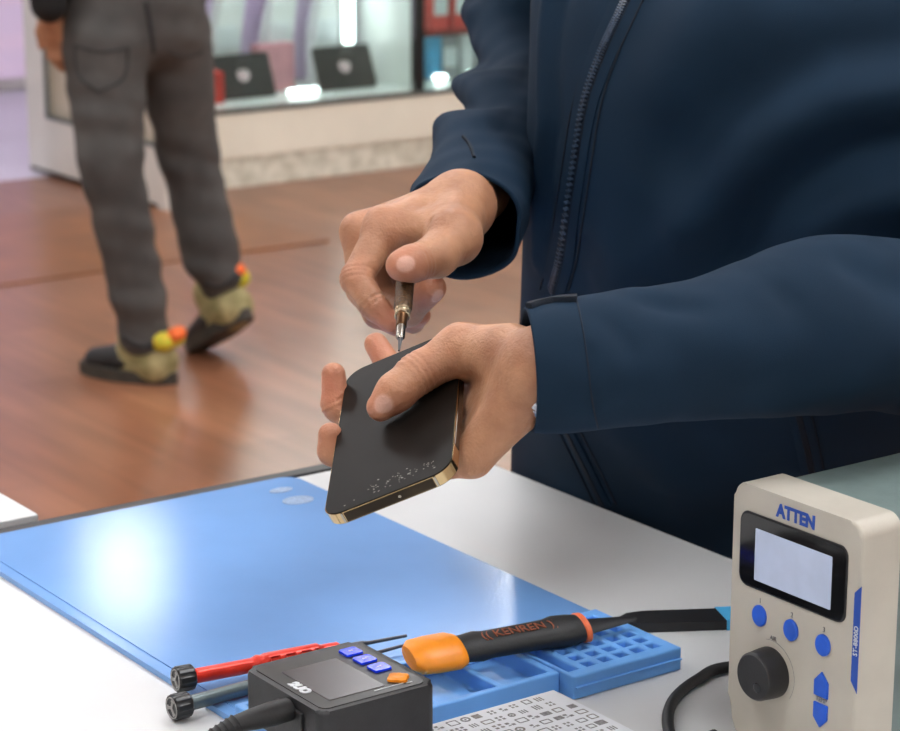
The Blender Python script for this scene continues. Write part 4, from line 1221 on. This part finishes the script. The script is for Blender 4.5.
# ---- sleeves
def sleeve(path, nt, ns, dispf, name):
    """path rows: x, y, z, ry (across), rz; an open tube with a turned-in cuff at its start"""
    Q = catmull(path, ns); C = Q[:, :3]; r = Q[:, 3]
    T = np.gradient(C, axis=0); T /= np.linalg.norm(T, axis=1, keepdims=True)
    up = np.array([0, 0, 1.0]); A = []; a = np.cross(T[0], up); a /= np.linalg.norm(a)
    for t in T:
        a = a - t * (a @ t); a /= np.linalg.norm(a); A.append(a)
    A = np.array(A); Bv = np.cross(T, A)
    th = np.linspace(0, 2 * PI, nt, endpoint=False)
    Dr = A[:, None] * np.cos(th)[None, :, None] + Bv[:, None] * np.sin(th)[None, :, None]
    G_ = C[:, None] + Dr * r[:, None, None]
    s = np.linspace(0, 1, ns)
    dd = dispf(G_.reshape(-1, 3), np.repeat(s, nt), Dr.reshape(-1, 3)).reshape(ns, nt)
    G_ = G_ + Dr * dd[..., None]
    # turned-in lip at the cuff
    inner = []
    for k, (dr, back) in enumerate(((0.0012, -0.0006), (0.0030, 0.0006), (0.0032, 0.012), (0.0034, 0.05))):
        i = min(int(back / (np.linalg.norm(C[1] - C[0]) + 1e-9)), ns - 2) if back > 0 else 0
        inner.append(G_[i] - Dr[i] * dr + T[0] * (back if back < 0.005 else 0))
    G2 = np.concatenate([np.stack(inner[::-1]), G_])
    F_ = [tuple(f) for f in grid_faces(*G2.shape[:2])]
    k = G2.shape[0]; F_.append(tuple((k - 1) * nt + i for i in range(nt)))
    o = quad_obj(name, G2.reshape(-1, 3) - OT, F_, M['jacket'], jk)
    return o, bvh_of(G_.reshape(-1, 3), grid_faces(ns, nt))


def prow(x, y, D, r):
    return list(at_d(x, y, D)) + [r]


viewd = lambda P: (EYE - P) / np.linalg.norm(EYE - P, axis=1, keepdims=True)

pathL = [prow(529, 370, 1.254, .0345), prow(560, 368, 1.256, .0360), prow(600, 363, 1.264, .0372), prow(650, 358, 1.28, .0385), prow(705, 350, 1.297, .041), prow(760, 338, 1.318, .0470),
         prow(815, 326, 1.338, .0525), prow(870, 325, 1.36, .0520), prow(930, 330, 1.39, .0540), prow(985, 315, 1.43, .060), prow(1005, 220, 1.50, .062), prow(1003, 90, 1.56, .068), prow(985, -40, 1.60, .074),
         prow(960, -120, 1.64, .078)]
Q_ = catmull(pathL, 240)
ctree = None


def foldline(pts, D):
    return np.array([at_d(x, y, D) for x, y in pts])


LF = [([(651, 293), (672, 300), (700, 302), (722, 297)], 1.262, -.0050, .010), ([(600, 296), (615, 318), (628, 345)], 1.235, -.0022, .009), ([(640, 290), (660, 285)], 1.27, .003, .012),
      ([(756, 245), (775, 270), (790, 300)], 1.285, -.0024, .010), ([(856, 270), (880, 285), (900, 283)], 1.315, -.006, .018), ([(800, 350), (850, 360), (900, 350)], 1.30, .005, .022),
      ([(690, 390), (740, 392), (800, 395)], 1.27, -.003, .016), ([(582, 300), (588, 340), (590, 380), (596, 425)], 1.225, -.0010, .0035), ([(700, 330), (730, 345), (770, 370)], 1.262, .003, .02)]


def dispL(P, s, Dr):
    d = 0.0022 * wobble(P * [1.0, 1.0, 1.5], 34, 5) + 0.0006 * wobble(P, 95, 8)
    for pts, D, h, w in LF:
        d = d + h * np.exp(-(seg_dist(P, foldline(pts, D)) / w) ** 2)
    return d


slL, ltree = sleeve(pathL, 150, 300, dispL, 'sleeve')

pathR = [prow(464, 227, 1.545, .0400), prow(472, 204, 1.60, .0400), prow(486, 172, 1.68, .0390), prow(502, 140, 1.76, .0380), prow(509, 105, 1.84, .0365), prow(514, 70, 1.91, .0370), prow(518, 35, 1.96, .0390),
         prow(526, -10, 1.99, .050), prow(545, -80, 2.0, .062), prow(562, -140, 2.02, .070), prow(575, -178, 2.04, .075)]
bumps = [(14, .006, 16), (40, .000, 12), (62, -.008, 12), (88, .012, 13), (108, -.008, 7), (126, .013, 14), (152, .000, 10), (178, .003, 10)]


def dispR(P, s, Dr):
    x, y = to_px(P)
    yy = y + (x - 470) * 0.16 + 5 * wobble(P, 30, 11)
    side = np.clip(0.35 - (Dr @ np.array([_ca, -_sa, 0])), 0, 1.0)          # folds stack on the outside of the bend
    d = 0.0030 * wobble(P @ np.array([[1, 0, .5], [0, 1, .3], [0, 0, 1.6]]), 42, 6) + 0.0016 * wobble(P, 90, 9)
    for yc, h, w in bumps:
        d = d + h * side * np.exp(-((yy - yc) / w) ** 2)
    return d


slR, rtree = sleeve(pathR, 150, 260, dispR, 'sleeve')
# cuff details
strip_mesh('cuff_seam', [(577, 300), (583, 330), (588, 365), (592, 400), (598, 428)], ltree, 0.0009, 0.0005, M['stitch'], slL, 50)
strip_mesh('cuff_tab', [(529, 308), (545, 303), (560, 301), (577, 300)], ltree, 0.0060, 0.0030, M['jacket_dark'], slL, 24)
strip_mesh('cuff_tab', [(463, 137), (470, 146), (474, 158)], rtree, 0.0022, 0.0016, M['jacket_dark'], slR, 24)
wt = MB().mat(M['watch'])
C0 = at_d(552, 374, 1.252); tdir = at_d(590, 394, 1.252) - at_d(534, 359, 1.252); tdir /= np.linalg.norm(tdir)
WF = axis_frame(C0, C0 + tdir)
for k in range(30):
    wt.box((0.0262, 0, 0), (0.0030, 0.0054, 0.0062), WF @ Matrix.Rotation(2 * PI * k / 30, 4, 'Z'), bevel=0.0006)
wo = wt.build('bracelet', te, 0); rel(wo, OT)

# trousers and shoes (behind the table)
tr = sdf_obj('trousers', [([(0.02, 0.04, [cap([1.28, 1.29, .88], [1.28, 1.39, .88], .128, .128), cap([1.28, 1.27, .84], [1.27, 1.26, .48], .098, .074), cap([1.27, 1.26, .48], [1.29, 1.25, .10], .072, .062),
     cap([1.28, 1.42, .84], [1.28, 1.43, .48], .098, .074), cap([1.28, 1.43, .48], [1.30, 1.44, .10], .072, .062)])], 0.010)], M['trouser'], te); rel(tr, OT)
for y in (1.245, 1.445):
    s = sdf_obj('shoe', [([(0.01, 0.03, [cap([1.31, y, .045], [1.10, y - .03, .036], .044, .036)])], 0.006)], M['shoe_black'], te); rel(s, OT)

# ================================================================== WALKING PERSON
OW = at_z(140, 372, 0.0); OW[2] = 0
wk = thing('person', 'person in charcoal jeans and camouflage trainers walking across the wood floor', 'person', tuple(OW))
wf = np.array([-0.62, 0.78, 0.0]); wf /= np.linalg.norm(wf); wl = np.array([-wf[1], wf[0], 0.0])
hipc = J(138, 8, 5.70)
kl, kr = J(111, 165, 5.60), J(188, 152, 5.85)
hl, hr = J(104, 42, 5.63), J(172, 42, 5.77)
al, ar = J(138, 296, 5.65), J(210, 252, 5.86)


def jeans_field(P, base=None):
    return field(JG, P)


JG = [(0.03, 0.05, [cap(J(108, 22, 5.66), J(160, 22, 5.72), .118, .112), cap(J(108, -22, 5.66), J(160, -22, 5.72), .118, .115)]),
      (0.035, 0.02, [cap(hl, kl, .106, .076), cap(kl, al, .076, .066), cap(al, J(144, 333, 5.66), .066, .063)]),
      (0.030, 0.02, [cap(hr, kr, .100, .074), cap(kr, ar, .075, .072), cap(ar, J(219, 277, 5.86), .068, .063)])]


def folded(groups, amp):
    def fn(P):
        z = P[:, 2]
        w = np.clip((0.55 - z) / 0.5, 0.25, 1.0)
        return field(groups, P) - amp * w * wobble(P * [0.7, 0.7, 3.4], 11, 21) - amp * 0.4 * wobble(P * [0.6, 0.6, 2.4], 26, 22)
    return fn


V, Fc = surface(folded(JG, 0.012), J(138, 8, 5.7) + [-.45, -.45, -1.0], J(138, 8, 5.7) + [.45, .45, .30], 0.008)
je = quad_obj('jeans', V - OW, Fc, M['jeans'], wk)
wtree = bvh_of(V, Fc); OT_keep = OT; OT = OW
for pts in ([(75, 45), (100, 52), (128, 48)], [(168, 52), (185, 57), (202, 52)], [(75, 45), (78, 75), (98, 92)], [(128, 48), (124, 78), (98, 92)]):
    strip_mesh('pocket_seam', pts, wtree, 0.006, 0.003, M['jeans_hem'], je, 20)
strip_mesh('centre_seam', [(146, 2), (150, 25), (154, 52)], wtree, 0.012, 0.004, M['jeans_hem'], je, 20)
strip_mesh('hem', [(123, 337), (136, 345), (149, 346), (161, 337)], wtree, 0.016, 0.004, M['jeans_hem'], je, 20)
strip_mesh('hem', [(205, 282), (215, 287), (228, 283), (237, 276)], wtree, 0.016, 0.004, M['jeans_hem'], je, 20)
OT = OT_keep
# upper body: black sweater, hands, head
tz = hipc + [0, 0, 0]
sw = [(0.03, 0.06, [cap(hipc + [0, 0, .19] - wl * .06, hipc + [0, 0, .19] + wl * .06, .115, .115), cap(hipc + [0, 0, .22], hipc + [0, 0, .44], .13, .13), cap(hipc + [0, 0, .50] - wl * .13, hipc + [0, 0, .50] + wl * .13, .085, .085),
                   cap(hipc + [0, 0, .50], hipc + [0, 0, .58], .08, .065)])]
shl, shr = hipc + [0, 0, .50] + wl * .19, hipc + [0, 0, .50] - wl * .19
ell_, elr = J(42, -90, 5.52), J(215, -85, 6.05)
wrl, wrr = J(49, 8, 5.58), J(120, -20, 6.05)
sw += [(0.03, 0.02, [cap(shl, ell_, .066, .055), cap(ell_, J(49, 4, 5.52), .055, .044)]), (0.03, 0.02, [cap(shr, elr, .066, .055), cap(elr, wrr, .055, .042)])]
s = sdf_obj('sweater', [(sw, 0.009)], M['sweater'], wk); rel(s, OW)
hc = hipc + [0, 0, .80] + wf * .03
WR = np.stack([wf, wl, [0, 0, 1]], 1)
def wp(f_, s_, z_): return hc + wf * f_ + wl * s_ + np.array([0, 0, z_])
def whand(w, d):
    d = d / np.linalg.norm(d); b = w + d * 0.085; o = wf * .5 + wl * .1
    g = [(0.01, 0.012, [cap(w - d * .06, w, .030, .026), cap(w, b + wf * .022, .026, .013), cap(w, b - wf * .020, .026, .013), cap(w, b, .026, .013)])]
    for k, ln in ((.026, .068), (.009, .078), (-.008, .072), (-.024, .056)):
        p0 = b + wf * k; p1 = p0 + d * ln * .5 + wl * .004; p2 = p0 + d * ln - wf * .012 - wl * .012
        g.append(finger([p0, p1, p2], [.0105, .009, .0075], .004, .004))
    g.append(finger([w + d * .02 + wf * .02, w + d * .06 + wf * .042, w + d * .095 + wf * .046], [.014, .0105, .009], .005, .008))
    return g
body = [(0.02, 0.03, [ell(wp(0, 0, 0.03), (0.098, 0.076, 0.105), WR), ell(wp(0.03, 0, -0.045), (0.070, 0.058, 0.075), WR), cap(wp(-.02, 0, -.07), hipc + [0, 0, .52], .056, .06)]),
        (0.006, 0.006, [cap(wp(0.096, 0, 0.012), wp(0.118, 0, -0.028), .010, .014), cap(wp(0.088, .022, -0.062), wp(0.088, -.022, -0.062), .010, .010)]),
        (0.004, 0.004, [ell(wp(-0.005, .078, -0.005), (.018, .010, .032), WR), ell(wp(-0.005, -.078, -0.005), (.018, .010, .032), WR), ell(wp(0.085, .034, 0.012), (.012, .016, .010), WR), ell(wp(0.085, -.034, 0.012), (.012, .016, .010), WR)]),
        (0.03, 0.04, [cap(hipc + [0, 0, .50], hipc + [0, 0, .02], .08, .09), cap(hipc + [0, 0, .49] - wl * .14, hipc + [0, 0, .49] + wl * .14, .05, .05), cap(shl, ell_, .045, .036), cap(ell_, wrl, .038, .030), cap(shr, elr, .045, .036), cap(elr, wrr, .038, .028)]),
        (0.03, 0.03, [cap(hl, kl, .08, .055), cap(kl, J(145, 350, 5.67), .055, .04), cap(hr, kr, .08, .055), cap(kr, J(222, 288, 5.87), .055, .04)])]
hand1 = whand(J(50, 8, 5.58), J(64, 66, 5.60) - J(50, 8, 5.58))
hand2 = whand(wrr, np.array([0.05, 0.1, -1.0]))
b = sdf_obj('body', [(body, 0.009), (hand1, 0.0035), (hand2, 0.0035)], M['skin'], wk, {'nail': lambda V: np.zeros(len(V)), 'flush': lambda V: np.zeros(len(V))}); rel(b, OW)
s = sdf_obj('hair', [([(0.02, 0.02, [ell(wp(-0.018, 0, 0.052), (0.100, 0.084, 0.098), WR)])], 0.006)], M['hair'], wk); rel(s, OW)


def foot(mx):
    """a trainer: local x runs from heel to toe, z up"""
    sh = thing('shoe', 'x', 'x'); del sh['label']; del sh['category']
    sh.parent = wk
    out = []
    for k in range(40):
        a = 2 * PI * k / 40; x = 0.142 + 0.146 * math.cos(a); wv = 0.049 * (1 + 0.10 * math.cos(a)) * (1 - 0.12 * math.cos(2 * a))
        out.append((x, wv * math.sin(a)))
    mb = MB().mat(M['shoe_sole']); mb.prism(out, 0.0, 0.030, bevel=0.006)
    mb.build('sole', sh)
    up = [(0.02, 0.035, [cap((.055, 0, .055), (.105, 0, .108), .052, .055), cap((.06, 0, .045), (.17, 0, .040), .042, .038)])]
    sdf_obj('upper', [(up, 0.005)], M['shoe_camo'], sh)
    sdf_obj('toe_cap', [([(0.02, 0.035, [cap((.15, 0, .046), (.235, 0, .034), .042, .034)])], 0.005)], M['shoe_black'], sh)
    sdf_obj('side_panel', [([(0.01, 0.01, [cap((.10, .026, .050), (.15, .028, .045), .018, .016), cap((.10, -.026, .050), (.15, -.028, .045), .018, .016)])], 0.005)], M['shoe_black'], sh)
    sdf_obj('collar', [([(0.01, 0.02, [cap((.022, .030, .112), (.120, .036, .108), .018, .016), cap((.022, -.030, .112), (.120, -.036, .108), .018, .016), cap((.012, .024, .112), (.012, -.024, .112), .022, .022)])], 0.004)], M['shoe_green'], sh)
    sdf_obj('heel_tab', [([(0.01, 0.01, [cap((-.006, .012, .128), (-.006, -.012, .128), .018, .018)])], 0.004)], M['shoe_orange'], sh)
    sh.matrix_local = Matrix.Translation(Vector(-OW)) @ mx
    return sh


a = at_z(176, 384, 0.0); b_ = at_z(97, 373, 0.0); dv = (b_ - a) / np.linalg.norm(b_ - a)
foot(frame(a, dv, np.cross([0, 0, 1], dv), (0, 0, 1)))
a = J(251, 318, 5.80); b_ = J(207, 346, 5.93); dv = (b_ - a) / np.linalg.norm(b_ - a); sdv = np.cross([0, 0, 1], dv); sdv /= np.linalg.norm(sdv)
foot(frame(a, dv, sdv, np.cross(dv, sdv)))

# ================================================================== LIGHT AND CAMERA
w = bpy.data.worlds.new('world'); SC.world = w; w.use_nodes = True
w.node_tree.nodes['Background'].inputs[0].default_value = (0.9, 0.93, 1.0, 1); w.node_tree.nodes['Background'].inputs[1].default_value = 0.55

cam = bpy.data.cameras.new('camera'); co = bpy.data.objects.new('camera', cam); COL.objects.link(co)
cam.sensor_fit = 'HORIZONTAL'; cam.sensor_width = 36.0; cam.lens = FPX / 900 * 36.0
cam.shift_y = 0.0; cam.clip_start = 0.05; cam.clip_end = 60
fw, upv = _w(_F), _w(_U); rt = np.cross(fw, upv)
co.matrix_world = frame(EYE, rt, upv, -fw)
cam.dof.use_dof = True; cam.dof.focus_distance = 1.36; cam.dof.aperture_fstop = 94.0 / 5.6
SC.camera = co

SC.view_settings.view_transform = 'Standard'; SC.view_settings.look = 'None'
SC.view_settings.gamma = 1.0; SC.view_settings.use_curve_mapping = False; SC.view_settings.exposure = 0.22
SC.cycles.use_denoising = True
SC.cycles.max_bounces = 8
